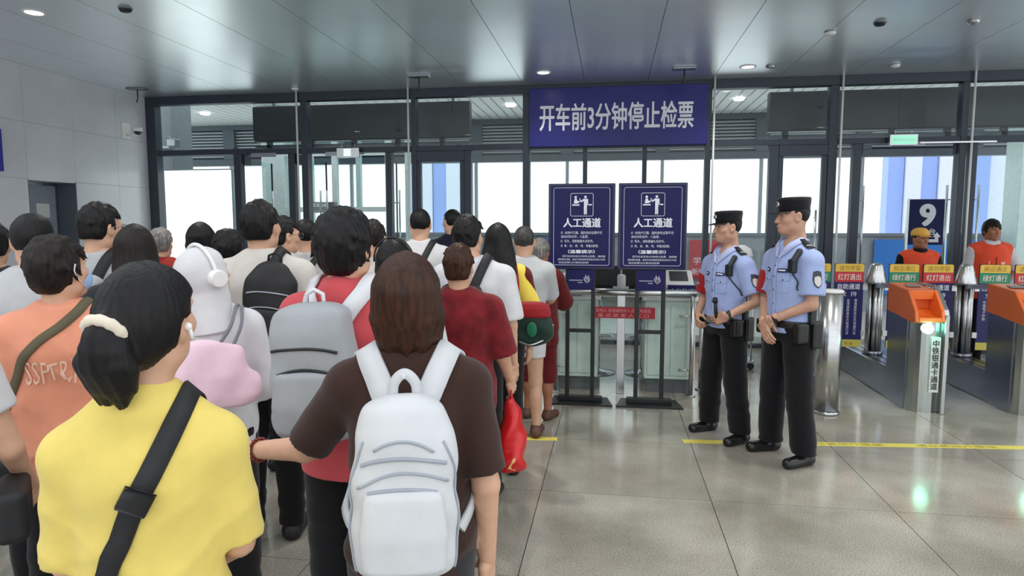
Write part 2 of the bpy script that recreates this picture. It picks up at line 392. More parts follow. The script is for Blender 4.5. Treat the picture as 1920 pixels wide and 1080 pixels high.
# lit white board behind the far left bay
lb = empty('light_box', (-7.08, 9.78, 0)); tag(lb, 'blank white backlit display board behind the leftmost glass bay', 'light box')
bx('lit_face', 0.02, 1.16, -0.06, -0.05, 1.10, 2.56, mat('lit_white_face', (1, 1, 1), 0.5, emit=1.6), lb)
bx('housing', 0.0, 1.18, -0.05, 0.06, 1.08, 2.58, M_steel_d, lb, 0.004)
bx('leg', 0.1, 0.16, -0.04, 0.04, -0.004, 1.08, M_steel_d, lb); bx('leg', 1.02, 1.08, -0.04, 0.04, -0.004, 1.08, M_steel_d, lb)
# lift shaft seen through the wide left doorway
M_pg = mat('pale_green_frame', srgb(205, 222, 220), 0.4)
ls = empty('lift_shaft', (-6.3, 12.0, 0)); tag(ls, 'pale glazed lift shaft on the platform seen through the left doors', 'lift')
for x in (0, 1.05, 2.1):
    for y in (0, 1.2): bx('corner_post', x, x + 0.1, y, y + 0.1, 0, 3.9, M_pg, ls)
for z in (0.0, 1.95, 3.0): bx('ring_beam', 0.1, 2.1, 0, 0.08, z, z + 0.09, M_pg, ls)
for x in (0.1, 1.15): bx('glass_pane', x, x + 0.95, 0.03, 0.04, 0.09, 3.8, glass_mat('milky_lift_glass', (0.90, 0.97, 0.97)), ls)
bx('rear_rail', 0.1, 2.1, 1.2, 1.26, 1.0, 1.08, M_pg, ls)
sg = empty('lift_sign', (-5.40, 11.85, 2.06)); tag(sg, 'small grey direction sign with four white characters on the lift', 'sign')
pl = bx('sign_panel', -0.26, 0.26, -0.03, 0.13, -0.07, 0.07, mat('sign_grey', srgb(92, 98, 104), 0.5), sg)
lettering('垂直电梯', M_signw, pl, (-0.02, -0.033, 0.012), h=0.07, bold=0.02)
bx('lower_strip', -0.26, 0.2, -0.03, 0.10, -0.13, -0.09, mat('strip_grey', srgb(128, 134, 140), 0.5), sg)
pc = empty('platform_column', (-7.0, 12.6, 0)); tag(pc, 'pale cyan clad platform column behind the left glazing', 'column')
bx('shaft', 0, 0.5, 0, 0.4, 0, 4.05, M_pg, pc, 0.01); bx('base_band', -0.02, 0.52, -0.02, 0.42, 0, 0.4, M_steel, pc, 0.004)
tall = empty('platform_column', (8.0, 13.0, 0)); tag(tall, 'pale green clad platform column behind the rightmost volunteer', 'column')
bx('shaft', -0.9, -0.35, 0, 0.5, 0, 4.05, M_pg, tall, 0.01); bx('base_band', -0.92, -0.33, -0.02, 0.52, 0, 0.4, M_steel, tall, 0.004)

wr = bx('wall_return', -9.4, -7.35, 10.35, 10.9, 0, 4.0, mat('return_grey', srgb(120, 128, 132), 0.6), kind='structure')
fl = empty('floodlight', (-7.32, 10.20, 2.95)); tag(fl, 'small floodlight on a bracket outside the far left upper pane', 'lamp')
bx('bracket', -0.20, 0.02, 0.0, 0.16, 0.02, 0.06, M_steel_d, fl); MB().tube([(-0.06, 0.05, 0.05), (-0.06, 0.05, 0.20), (0.0, 0.05, 0.22), (0.04, 0.05, 0.14)], 0.010, 6).build('yoke', M_steel_d, fl)
bx('lamp_head', 0.0, 0.16, -0.04, 0.10, 0.05, 0.17, M_steel_d, fl, 0.01); bx('lens', 0.02, 0.15, -0.045, -0.04, 0.06, 0.15, M_white, fl)

# ================================================================== HIGH THINGS: screens, banner, exit signs, ceiling gear
M_led = mat('dark_led_screen', srgb(30, 33, 38), 0.35, 0, 0.05)
def led_screen(x0, x1, label, n):
    e = empty('led_screen', (x0, 10.2, 3.04)); tag(e, label, 'screen', 'dark screens behind the glass'); w = x1 - x0
    for i in range(n): bx('screen_panel', i * w / n + 0.002, (i + 1) * w / n - 0.002, -0.05, -0.02, 0.02, 0.54, M_led, e)
    bx('cabinet', 0, w, -0.02, 0.12, 0.0, 0.56, M_black, e, 0.004)
    bx('support_rail', 0, w, 0.0, 0.04, -0.10, -0.05, M_lp, e)
    k = 0.2
    while k < w: bx('bracket', k, k + 0.08, 0.0, 0.06, -0.16, 0.0, M_frame, e); k += 0.72
    for k in (0.0, w / 2, w - 0.06): bx('mount_arm', k, k + 0.05, -0.64, 0.04, -0.22, -0.16, M_frame, e)
    for k in (0.3, w - 0.3): bx('hanger', k, k + 0.04, 0.03, 0.07, 0.56, 1.1, M_lp, e)
led_screen(-5.76, -2.19, 'long dark unlit display screen left of the blue banner', 4)
led_screen(2.21, 7.4, 'long dark unlit display screen right of the blue banner', 6)
ban = empty('hanging_banner', (0.04, D - 0.12, 2.79)); tag(ban, 'dark blue banner sign with large white Chinese characters above the counter', 'sign')
bp_ = bx('banner_panel', -1.21, 1.21, 0.0, 0.05, 0.0, 0.80, mat('royal_blue_banner', srgb(22, 25, 116), 0.3, 0, 0.03, spec=0.4), ban, 0.004)
lettering('开车前3分钟停止检票', mat('banner_letters', (0.85, 0.87, 0.98), 0.5), bp_, (-0.02, -0.004, 0.40), w=2.08, h=0.36, bold=0.022, res=3)
def exit_sign(x, z, y, green, label):
    e = empty('exit_sign', (x, y, z)); tag(e, label, 'sign')
    b = bx('sign_box', -0.17, 0.17, -0.03, 0.03, -0.07, 0.07, M_steel, e, 0.004)
    m = mat('exit_green_glow', srgb(150, 225, 195), 0.5, emit=0.7) if green else mat('exit_white_glow', srgb(225, 235, 232), 0.5, emit=0.8)
    f = bx('lit_face', -0.15, 0.15, -0.034, -0.03, -0.055, 0.055, m, e) if green else bx('lit_face', -0.06, 0.05, -0.034, -0.03, -0.05, 0.055, m, e)
    if green: lettering('安全出口 EXIT', mat('exit_pale', (0.8, 0.95, 0.9), 0.5), f, (0, -0.036, 0.0), w=0.26, bold=0.02)
    MB().cyl((-0.1, 0, 0.07), (-0.1, 0, 0.13), 0.006).cyl((0.1, 0, 0.07), (0.1, 0, 0.13), 0.006).build('hanger', M_steel, e)
exit_sign(3.70, 2.795, D - 0.14, True, 'green lit exit sign over the right doors')
exit_sign(-3.83, 2.75, D - 0.14, False, 'small steel sign box with a white glow over the left doors')
bx('bar', 0.2, 1.1, -0.02, 0.0, -0.05, -0.03, M_steel, bpy.data.objects['exit_sign'])
# ceiling gear
def downlight(x, y, label, power=16):
    e = empty('ceiling_downlight', (x, y, ZC)); tag(e, label, 'lamp', 'recessed ceiling downlights')
    MB().lathe([(0.095, 0.0), (0.10, -0.006), (0.085, -0.012), (0.07, -0.006), (0.07, 0.0)], n=28).build('trim_ring', M_white, e)
    MB().cyl((0, 0, -0.001), (0, 0, -0.006), 0.068, n=24).build('lamp_face', mat('lamp_glow', (1.0, 0.97, 0.92), 0.4, emit=14.0), e)
    l = bpy.data.lights.new('downlight_beam', 'SPOT'); l.energy = power * 4; l.spot_size = 2.2; l.spot_blend = 0.8; l.shadow_soft_size = 0.07; l.color = (1, 0.96, 0.9)
    lo = bpy.data.objects.new('downlight_beam', l); COL.objects.link(lo); lo.parent = e; lo.location = (0, 0, -0.02)
downlight(-0.90, 8.68, 'lit downlight in the ceiling in front of the blue banner')
downlight(1.63, 8.75, 'lit downlight in the ceiling right of the blue banner')
downlight(-5.29, 5.58, 'lit downlight in the ceiling near the left wall')
for x_, l_ in ((-3.1, 'behind the left of the view'), (-0.9, 'over the middle of the queue'), (1.63, 'over the officers'), (4.1, 'over the gates')): downlight(x_, 4.75, 'added downlight out of view to brighten the hall, ' + l_, 34)  # unseen row of lamps added to brighten officers and counter fronts
def hatch(x, y, label):
    e = empty('ceiling_mount', (x, y, ZC)); tag(e, label, 'ceiling fitting', 'ceiling mounting plates')
    bx('plate', -0.14, 0.14, -0.06, 0.06, -0.025, 0.0, M_steel_d, e, 0.004)
    MB().tube([(0, 0, -0.02), (0.0, 0, -0.14), (-0.02, 0, -0.20)], 0.008).build('stem', M_black, e)
hatch(-2.53, 8.61, 'dark mounting plate with a short stem left of the blue banner'); hatch(0.86, 8.69, 'dark mounting plate with a short stem above the blue banner'); hatch(-6.75, 8.8, 'dark mounting plate with a short stem by the left wall')
def sprinkler(x, y, label, k=0):
    e = empty('smoke_detector', (x, y, ZC)); tag(e, label, 'ceiling fitting', 'small round ceiling fittings')
    MB().lathe([(0.055, 0), (0.055, -0.012), (0.045, -0.03), (0.02, -0.038)], n=20).build('housing', M_white if k == 0 else (M_black if k == 1 else M_steel), e)
    MB().lathe([(0.06, 0), (0.062, -0.006), (0.056, -0.008)], n=20).build('base_ring', M_steel_d, e)
sprinkler(3.39, 8.91, 'white round detector on the ceiling before the right screen'); sprinkler(2.53, 7.07, 'small black round fitting on the ceiling at upper right', 1)
sprinkler(3.39, 7.14, 'silver round fitting on the ceiling at far upper right', 2); sprinkler(-4.38, 5.61, 'black round fitting on the ceiling at the top left edge', 1)
sprinkler(2.16, 7.33, 'small white round detector near the ceiling joint at top right'); sprinkler(-4.5, 9.1, 'small white round detector close above the left screen')
sprinkler(1.9, 8.76, 'silver round fitting just right of the downlight beside the banner', 2)
# wall camera
wc = empty('wall_camera', (XL, 9.0, 3.08)); tag(wc, 'small dome security camera on a bracket on the left wall', 'camera')
bx('bracket_plate', 0, 0.02, -0.08, 0.08, -0.1, 0.12, M_white, wc, 0.004)
MB().tube([(0.01, 0, -0.06), (0.18, 0, -0.06), (0.20, 0, -0.03)], 0.016).build('arm', M_white, wc)
MB().lathe([(0.02, 0.05), (0.06, 0.045), (0.065, 0.0), (0.06, -0.01)], (0.2, 0, 0), 20).build('housing', M_white, wc)
MB().sphere((0.2, 0, -0.01), 0.055, 14, (1, 1, 0.9)).build('dome', M_black, wc)
# blue sign at the frame's left edge
bs = empty('wall_sign', (XL, 6.05, 2.08)); tag(bs, 'blue wall sign cut by the left edge of the picture', 'sign')
bx('panel', 0.0, 0.05, 0, 0.86, 0.25, 0.74, mat('wall_sign_blue', srgb(34, 40, 150), 0.4), bs, 0.004); bx('bracket', 0, 0.02, 0.05, 0.75, 0.2, 0.25, M_steel, bs)
# yellow tape on the floor
M_tape = mat('yellow_floor_tape', srgb(222, 208, 96), 0.45, 0, 0.06)
tape = empty('floor_tape', (0, 0, 0)); tag(tape, 'yellow printed waiting line taped across the floor', 'tape')
ta = math.atan2(5.46 - 5.12, 3.06 + 0.69)
def strip(u0, u1, m=M_tape):
    ca, sa = math.cos(ta), math.sin(ta)
    vs = []
    for z in (0.0005, 0.0016):
        for u, v in ((u0, -0.043), (u1, -0.043), (u1, 0.043), (u0, 0.043)): vs.append((-0.69 + u * ca - v * sa, 5.12 + u * sa + v * ca, z))
    return MB().add(vs, [(3, 2, 1, 0), (4, 5, 6, 7), (0, 1, 5, 4), (1, 2, 6, 5), (2, 3, 7, 6), (3, 0, 4, 7)]).build('tape_strip', m, tape)
strip(0.0, 0.28); strip(1.27, 1.62); strip(2.2, 5.2); strip(-0.9, -0.05)
a_, f_, tw_, th_ = text_mesh('请在黄线外等候 ', 0.0, 1)
for k in range(3):
    sc_ = 0.05 / th_; vs = []
    u0 = 2.5 + k * 0.85
    for p in a_:
        u = u0 + p[0] * sc_ * 1.6; v = p[1] * sc_; vs.append((-0.69 + u * math.cos(ta) - v * math.sin(ta), 5.12 + u * math.sin(ta) + v * math.cos(ta), 0.0022))
    MB().add(vs, f_).build('lettering', mat('tape_print', srgb(150, 138, 60), 0.5), tape)
# ================================================================== SIGN STANDS
def sign_stand(x0, label):
    e = empty('sign_stand', (x0, 6.28, 0)); tag(e, label, 'sign stand', 'manual channel sign stands')
    W = 0.62
    MB().prism([(0, -0.13), (W, -0.13), (W - 0.05, 0.16), (0.05, 0.16)], 0.0, 0.018).build('base_plate', M_black, e, 0.003)
    bx('base_lip', 0.10, W - 0.10, -0.02, 0.06, 0.018, 0.06, M_black, e, 0.004)
    for x in (0.185, 0.425): bx('post', x - 0.019, x + 0.019, -0.01, 0.03, 0.02, 1.30, M_black, e, 0.003)
    bx('crossbar', 0.20, 0.41, 0.0, 0.025, 0.68, 0.715, M_black, e, 0.003)
    b = bx('sign_board', 0.0, W, -0.03, 0.02, 1.285, 2.085, mat('stand_frame_grey', srgb(46, 48, 70), 0.3, 0.3), e, 0.005)
    f = bx('printed_face', 0.022, W - 0.022, -0.033, -0.03, 1.305, 2.065, M_navy, b)
    def line(body, cx, cz, h, w=None, bold=0.012, res=1): lettering(body, M_ink_w, f, (cx, -0.0345, cz), w=w, h=h, bold=bold, res=res)
    # border line with rounded corners
    pts = []
    for (cx, cz, a0) in ((W - 0.070, 2.025, 0), (0.070, 2.025, 90), (0.070, 1.345, 180), (W - 0.070, 1.345, 270)):
        for k in range(5):
            an = math.radians(a0 + k * 22.5); pts.append((cx + 0.02 * math.cos(an), -0.0345, cz + 0.02 * math.sin(an)))
    MB().tube(pts, 0.0022, 4, True).build('border_line', M_ink_w, f)
    # pictogram
    c = (0.312, 1.888); s = 0.105; pts = []
    for (dx, dz, a0) in ((1, 1, 0), (-1, 1, 90), (-1, -1, 180), (1, -1, 270)):
        for k in range(4):
            an = math.radians(a0 + k * 30); pts.append((c[0] + dx * (s - 0.015) + 0.015 * math.cos(an), -0.0345, c[1] + dz * (s - 0.015) + 0.015 * math.sin(an)))
    MB().tube(pts, 0.0026, 4, True).build('pictogram_frame', M_ink_w, f)
    g = MB()
    def disc(cx, cz, r, n=14): g.add([(cx + r * math.cos(2 * math.pi * k / n), -0.0345, cz + r * math.sin(2 * math.pi * k / n)) for k in range(n)], [tuple(range(n))])
    def pol(ps): g.add([(a, -0.0345, b_) for a, b_ in ps], [tuple(range(len(ps)))])
    X, Z = c
    disc(X + 0.033, Z + 0.072, 0.012); pol([(X + 0.010, Z + 0.055), (X + 0.056, Z + 0.055), (X + 0.060, Z - 0.005), (X + 0.051, Z - 0.005), (X + 0.047, Z + 0.035), (X + 0.047, Z - 0.090), (X + 0.036, Z - 0.090), (X + 0.034, Z - 0.01), (X + 0.032, Z - 0.090), (X + 0.020, Z - 0.090), (X + 0.019, Z + 0.035)])
    pol([(X + 0.014, Z + 0.054), (X + 0.018, Z + 0.036), (X - 0.008, Z + 0.022), (X - 0.025, Z + 0.056), (X - 0.018, Z + 0.06), (X - 0.006, Z + 0.036)])
    disc(X - 0.058, Z + 0.07, 0.012); pol([(X - 0.068, Z + 0.055), (X - 0.048, Z + 0.055), (X - 0.040, Z + 0.032), (X - 0.020, Z + 0.038), (X - 0.018, Z + 0.028), (X - 0.040, Z + 0.012), (X - 0.075, Z + 0.012)])
    pol([(X - 0.090, Z + 0.004), (X - 0.022, Z + 0.004), (X - 0.022, Z - 0.008), (X - 0.090, Z - 0.008)]); pol([(X + 0.066, Z + 0.006), (X + 0.092, Z + 0.006), (X + 0.092, Z - 0.006), (X + 0.066, Z - 0.006)])
    g.build('pictogram', M_ink_w, f)
    line('人工通道', 0.315, 1.722, 0.085, 0.345, 0.03, 2)
    line('①  本持户口簿、临时身份证等不可', 0.310, 1.628, 0.027, 0.385)
    line('自动识别证件、儿童票。', 0.250, 1.592, 0.025, 0.255)
    line('②  军人、消防救援人员优先。', 0.270, 1.550, 0.026, 0.31)
    line('③  老、 幼、 病、 残、 孕重点旅客。', 0.295, 1.506, 0.026, 0.355)
    line('（温馨提示）', 0.312, 1.452, 0.034, 0.25, 0.03)
    line('因列车发车前3分钟停止检票，请旅客', 0.335, 1.408, 0.020, 0.40, 0.005)
    line('提前做好准备，请在开车前按照车票显示时间15分钟', 0.312, 1.378, 0.019, 0.44, 0.005)
    line('到达检票口办理进站检票', 0.24, 1.349, 0.019, 0.28, 0.005)
    p = bx('lower_plate', 0.175, 0.435, -0.02, 0.0, 1.09, 1.285, M_navy, e, 0.003)
    bx('faded_print', 0.20, 0.325, -0.0225, -0.0215, 1.176, 1.186, mat('plate_grey', srgb(150, 152, 175), 0.5), p); bx('faded_print', 0.28, 0.325, -0.0225, -0.0215, 1.155, 1.165, mat('plate_grey', srgb(150, 152, 175), 0.5), p)
    q = MB()
    for k, (a, l) in enumerate(((-25, .07), (-8, .09), (12, .085), (30, .06))):
        an = math.radians(a); dx, dz = math.sin(an), math.cos(an); bxp, bz = 0.365, 1.15
        q.add([(bxp, -0.0225, bz), (bxp + dx * l * .6 - dz * .012, -0.0225, bz + dz * l * .6 + dx * .012), (bxp + dx * l, -0.0225, bz + dz * l), (bxp + dx * l * .6 + dz * .012, -0.0225, bz + dz * l * .6 - dx * .012)], [(0, 1, 2, 3)])
    q.build('petal_logo', mat('petal_grey', srgb(165, 165, 185), 0.5), p)
    return e
sign_stand(-0.595, 'navy manual channel sign stand, the left one of the pair'); sign_stand(0.055, 'navy manual channel sign stand, the right one beside the officers')

# ================================================================== COUNTER AND GLASS RAIL
M_pale = mat('pale_grey_laminate', srgb(220, 224, 218), 0.45)
rail = empty('glass_railing', (0, 6.68, 0)); tag(rail, 'steel and glass railing in front of the ticket counter', 'railing')
MB().cyl((-0.62, 0, 1.03), (0.83, 0, 1.03), 0.036, n=20).build('handrail', M_steel, rail)
for x in (-0.555, 0.795): MB().cyl((x, 0, 0.0), (x, 0, 1.0), 0.022, n=16).cyl((x, 0, 0), (x, 0, 0.012), 0.05, n=16).build('post', M_steel, rail)
MB().box(0.06, 0.14, -0.02, 0.02, 0, 1.0).build('post', M_steel, rail, 0.004)
for a, b in ((-0.52, 0.04), (0.16, 0.76)): bx('glass_pane', a, b, -0.006, 0.006, 0.10, 0.96, M_glass, rail)
for x in (-0.53, 0.77):
    for z in (0.26, 0.80):
        s_ = 1 if x < 0 else -1
        MB().cyl((x, 0, z), (x + s_ * 0.09, 0, z), 0.008, n=10).cyl((x + s_ * 0.09, -0.014, z), (x + s_ * 0.09, 0.014, z), 0.016, n=12).build('glass_clamp', M_steel, rail)
def side_unit(x0, x1, label):
    e = empty('counter_unit', ((x0 + x1) / 2, 7.05, 0)); tag(e, label, 'counter', 'ticket counter units'); w = (x1 - x0) / 2
    bx('plinth', -w + 0.02, w - 0.02, -0.26, 0.3, 0, 0.14, mat('plinth_grey', srgb(96, 98, 100), 0.5), e)
    bx('body', -w, w, -0.28, 0.32, 0.14, 0.94, M_pale, e, 0.006)
    bx('front_panel', -w + 0.03, -0.005, -0.288, -0.28, 0.18, 0.90, M_pale, e, 0.003); bx('front_panel', 0.005, w - 0.03, -0.288, -0.28, 0.18, 0.90, M_pale, e, 0.003)
    bx('worktop', -w - 0.03, w + 0.03, -0.31, 0.36, 0.94, 0.98, M_white, e, 0.008)
    return e
side_unit(-0.56, -0.13, 'pale grey counter unit behind the left sign stand'); side_unit(0.34, 0.84, 'pale grey counter unit behind the right sign stand')
def label_strip(x0, x1, label, body):
    o = bx('label_strip', x0, x1, 6.76, 6.80, 0.98, 1.10, M_navy, None, 0.003); tag(o, label, 'sign', 'navy counter strips')
    lettering(body, M_ink_w, o, ((x0 + x1) / 2, 6.757, 1.04), w=(x1 - x0) * 0.8, bold=0.01)
label_strip(-0.60, -0.30, 'navy text strip on the left counter top', '人工验票'); label_strip(0.56, 0.84, 'navy text strip on the right counter top', '自助验证')
tm = empty('ticket_reader', (0.68, 7.0, 0.98)); tag(tm, 'white sloping ticket reader on the right counter', 'machine')
MB().prism([(-0.18, 0.0), (0.2, 0.0), (0.2, 0.24), (0.08, 0.25), (-0.18, 0.13)], -0.14, 0.14, 'x').build('housing', M_white, tm, 0.01, 2)
MB().prism([(-0.13, 0.157), (0.05, 0.2395), (0.05, 0.2435), (-0.13, 0.161)], -0.09, 0.09, 'x').build('screen', M_led, tm)
tm2 = empty('ticket_reader', (-0.40, 7.0, 0.98)); tag(tm2, 'white sloping ticket reader on the left counter', 'machine')
MB().prism([(-0.18, 0.0), (0.2, 0.0), (0.2, 0.20), (0.08, 0.21), (-0.18, 0.11)], -0.12, 0.12, 'x').build('housing', M_white, tm2, 0.01, 2)
MB().prism([(-0.13, 0.134), (0.05, 0.2), (0.05, 0.204), (-0.13, 0.138)], -0.09, 0.09, 'x').build('screen', M_led, tm2)
ro = bx('red_notice', -0.19, 0.43, 6.625, 6.637, 0.775, 0.885, mat('notice_red', srgb(186, 44, 58), 0.5)); tag(ro, 'red notice strip with pink lettering on the glass railing', 'sign')
M_pink = mat('pink_print', srgb(235, 165, 170), 0.5)
lettering('军残人 老弱病残孕人员 优先通道', M_pink, ro, (0.12, 6.623, 0.852), w=0.54, h=0.036); lettering('重 点 旅 客 人 工 口', M_pink, ro, (0.12, 6.623, 0.805), w=0.50, h=0.036)
def stool(x, y, label):
    e = empty('counter_stool', (x, y, 0)); tag(e, label, 'stool', 'counter stools')
    bx('backrest', -0.16, 0.16, 0.13, 0.17, 0.84, 1.12, M_black, e, 0.02)
    MB().lathe([(0.02, 0.70), (0.19, 0.71), (0.20, 0.74), (0.18, 0.765), (0.02, 0.775)], n=24).build('seat', M_black, e)
    MB().tube([(0, 0.0, 0.72), (0, 0.16, 0.73), (0, 0.175, 0.9)], 0.014).build('back_stay', M_steel, e)
    MB().cyl((0, 0, 0.03), (0, 0, 0.71), 0.022).build('pole', M_steel, e)
    MB().tube([(0.17 * math.cos(a), 0.17 * math.sin(a), 0.42) for a in [2 * math.pi * k / 20 for k in range(20)]], 0.010, 8, True).tube([(-0.17, 0, 0.42), (0.17, 0, 0.42)], 0.007).build('foot_ring', M_steel, e)
    MB().lathe([(0.20, 0.0), (0.20, 0.012), (0.04, 0.035), (0.022, 0.05)], n=24).build('base', M_steel, e)
stool(-0.14, 7.62, 'black counter stool with steel foot ring, left of the middle post'); stool(0.36, 7.64, 'black counter stool with steel foot ring, right of the middle post')
def monitor(x, label):
    e = empty('monitor', (x, 7.25, 0.98)); tag(e, label, 'monitor', 'counter monitors')
    bx('screen_back', -0.17, 0.17, -0.02, 0.02, 0.06, 0.28, M_black, e, 0.006); bx('neck', -0.025, 0.025, 0.0, 0.03, 0.01, 0.1, M_black, e); bx('foot', -0.1, 0.1, -0.06, 0.1, 0, 0.012, M_black, e, 0.003)
# short desk bridging the two units
dk = empty('desk', (0.105, 7.2, 0)); tag(dk, 'white desk between the two counter units', 'desk')
bx('desktop', -0.20, 0.20, -0.16, 0.16, 0.94, 0.98, M_white, dk, 0.006); bx('rail', -0.20, 0.20, 0.1, 0.13, 0.80, 0.94, M_pale, dk)
monitor(-0.075, 'black monitor behind the left sign stand post'); monitor(0.285, 'black monitor behind the right sign stand post')
pp = MB().lathe([(0.035, 0), (0.045, 0.01), (0.045, 0.18), (0.03, 0.2)], n=20).build('paper_cup_holder', M_white); pp.location = (0.105, 7.1, 0.98); tag(pp, 'white cylinder standing on the desk between the monitors', 'cup holder')
for x, y, l in ((-0.66, 6.85, 'slim steel post left of the counter'), (0.93, 6.95, 'slim steel post right of the counter beside the officer')):
    e = empty('barrier_post', (x, y, 0)); tag(e, l, 'post', 'slim steel posts')
    MB().cyl((0, 0, 0.012), (0, 0, 0.86), 0.026, n=16).build('shaft', M_steel, e); MB().lathe([(0.06, 0), (0.06, 0.008), (0.028, 0.014)], n=20).build('base', M_steel, e); MB().sphere((0, 0, 0.86), 0.027, 12).build('cap', M_steel, e)

# ================================================================== TICKET GATES
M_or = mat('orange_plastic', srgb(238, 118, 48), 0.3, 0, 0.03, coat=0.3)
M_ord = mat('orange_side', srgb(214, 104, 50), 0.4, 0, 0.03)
M_gate = mat('gate_steel', (0.36, 0.39, 0.46), 0.28, 1.0, 0.08, 5, stretch=(1, 1, 14))
M_gatef = mat('gate_front_steel', (0.50, 0.54, 0.53), 0.22, 1.0, 0.10, 8, stretch=(6, 6, 0.4))
def column_set(e, yc):
    c = empty('barrier_column', (0, yc, 0), 0, e)
    for k, (dx, dy) in enumerate(((-0.055, -0.02), (-0.018, -0.055), (0.018, -0.055), (0.055, -0.02), (0.05, 0.045), (-0.05, 0.045))):
        MB().cyl((dx, dy, 0.34), (dx, dy, 1.08), 0.021, n=12).build('tube', M_steel, c)
    MB().cyl((0, 0, 0.34), (0, 0, 1.07), 0.045, n=14).build('core', M_black, c)
    MB().lathe([(0.105, 1.07), (0.108, 1.09), (0.062, 1.26), (0.05, 1.285), (0.02, 1.292)], n=24).build('cone_cap', M_steel, c)
    MB().cyl((0, 0, 0.30), (0, 0, 0.34), 0.10, n=20).build('collar', M_steel_d, c)
def flap(e, yc, side, green):
    """printed swing flap; side -1 on the column's left, +1 on its right"""
    x0, x1 = (0.125, 0.425) if side > 0 else (-0.425, -0.125)
    p = bx('swing_flap', x0, x1, yc - 0.008, yc + 0.008, 0.37, 1.285, mat('flap_navy', srgb(20, 20, 92), 0.4, 0, 0.03), e, 0.004)
    yf = yc - 0.0095; cx = (x0 + x1) / 2; w = x1 - x0
    M_y = mat('flap_yellow', srgb(236, 196, 72), 0.45, 0, 0.03); M_y2 = mat('flap_yellow_green', srgb(206, 196, 92), 0.45, 0, 0.03)
    M_b = mat('flap_green', srgb(34, 140, 104), 0.45, 0, 0.03) if green else mat('flap_red', srgb(206, 44, 50), 0.45, 0, 0.03)
    t = MB().prism([(x0 + .004, 1.196), (x1 - .004, 1.196), (x1 - .004, 1.270), (x1 - .016, 1.282), (x0 + .016, 1.282), (x0 + .004, 1.270)], yf - 0.002, yf, 'y').build('top_band', M_y, p)
    lettering('刷证通过' if green else '请勿停留', mat('ochre_print', srgb(170, 120, 30), 0.5), t, (cx, yf - 0.0035, 1.238), w=w * .72, h=0.055, bold=0.01)
    b = bx('colour_band', x0 + .002, x1 - .002, yf - 0.002, yf, 1.085, 1.194, M_b, p)
    lettering('绿灯通行' if green else '红灯退出', mat('band_print', srgb(240, 225, 215), 0.5), b, (cx, yf - 0.0035, 1.14), w=w * .78, h=0.066, bold=0.015)
    lettering('自助通道', M_ink_w, p, (cx, yf - 0.001, 1.035), w=w * .76, h=0.062, bold=0.015)
    lettering('支  持', M_ink_w, p, (cx, yf - 0.001, 0.955), w=w * .55, h=0.052, bold=0.01)
    for col, dx, n in (('港澳居民来往内地通行证', 0.075, 11), ('台湾居民来往大陆通行证', 0.0, 11), ('中国电子护照', -0.085, 6)):
        lettering('\n'.join(col), M_ink_w, p, (cx + dx, yf - 0.001, 0.90 - 0.0355 * n / 2), h=0.0355 * n, w=0.030)
    q = bx('bottom_band', x0 + .002, x1 - .002, yf - 0.002, yf, 0.372, 0.452, M_y2, p)
    lettering('铁 路', mat('ochre_print', srgb(170, 120, 30), 0.5), q, (cx + 0.02, yf - 0.0035, 0.41), h=0.035, bold=0.01)
    bx('hinge_arm', (0.09 if side > 0 else -0.135), (0.135 if side > 0 else -0.09), yc - 0.012, yc + 0.012, 1.0, 1.06, M_steel, p); bx('hinge_arm', (0.09 if side > 0 else -0.135), (0.135 if side > 0 else -0.09), yc - 0.012, yc + 0.012, 0.5, 0.56, M_steel, p)
YC = 7.65
def low_body(e, y0, y1):
    b = bx('low_cabinet', -0.13, 0.11, y0, y1, 0, 0.30, M_gate, e, 0.01)
    for dx in (-0.07, 0.03): bx('slot', dx - 0.008, dx + 0.008, y0 + 0.1, y1 - 0.2, 0.3, 0.302, M_black, b)
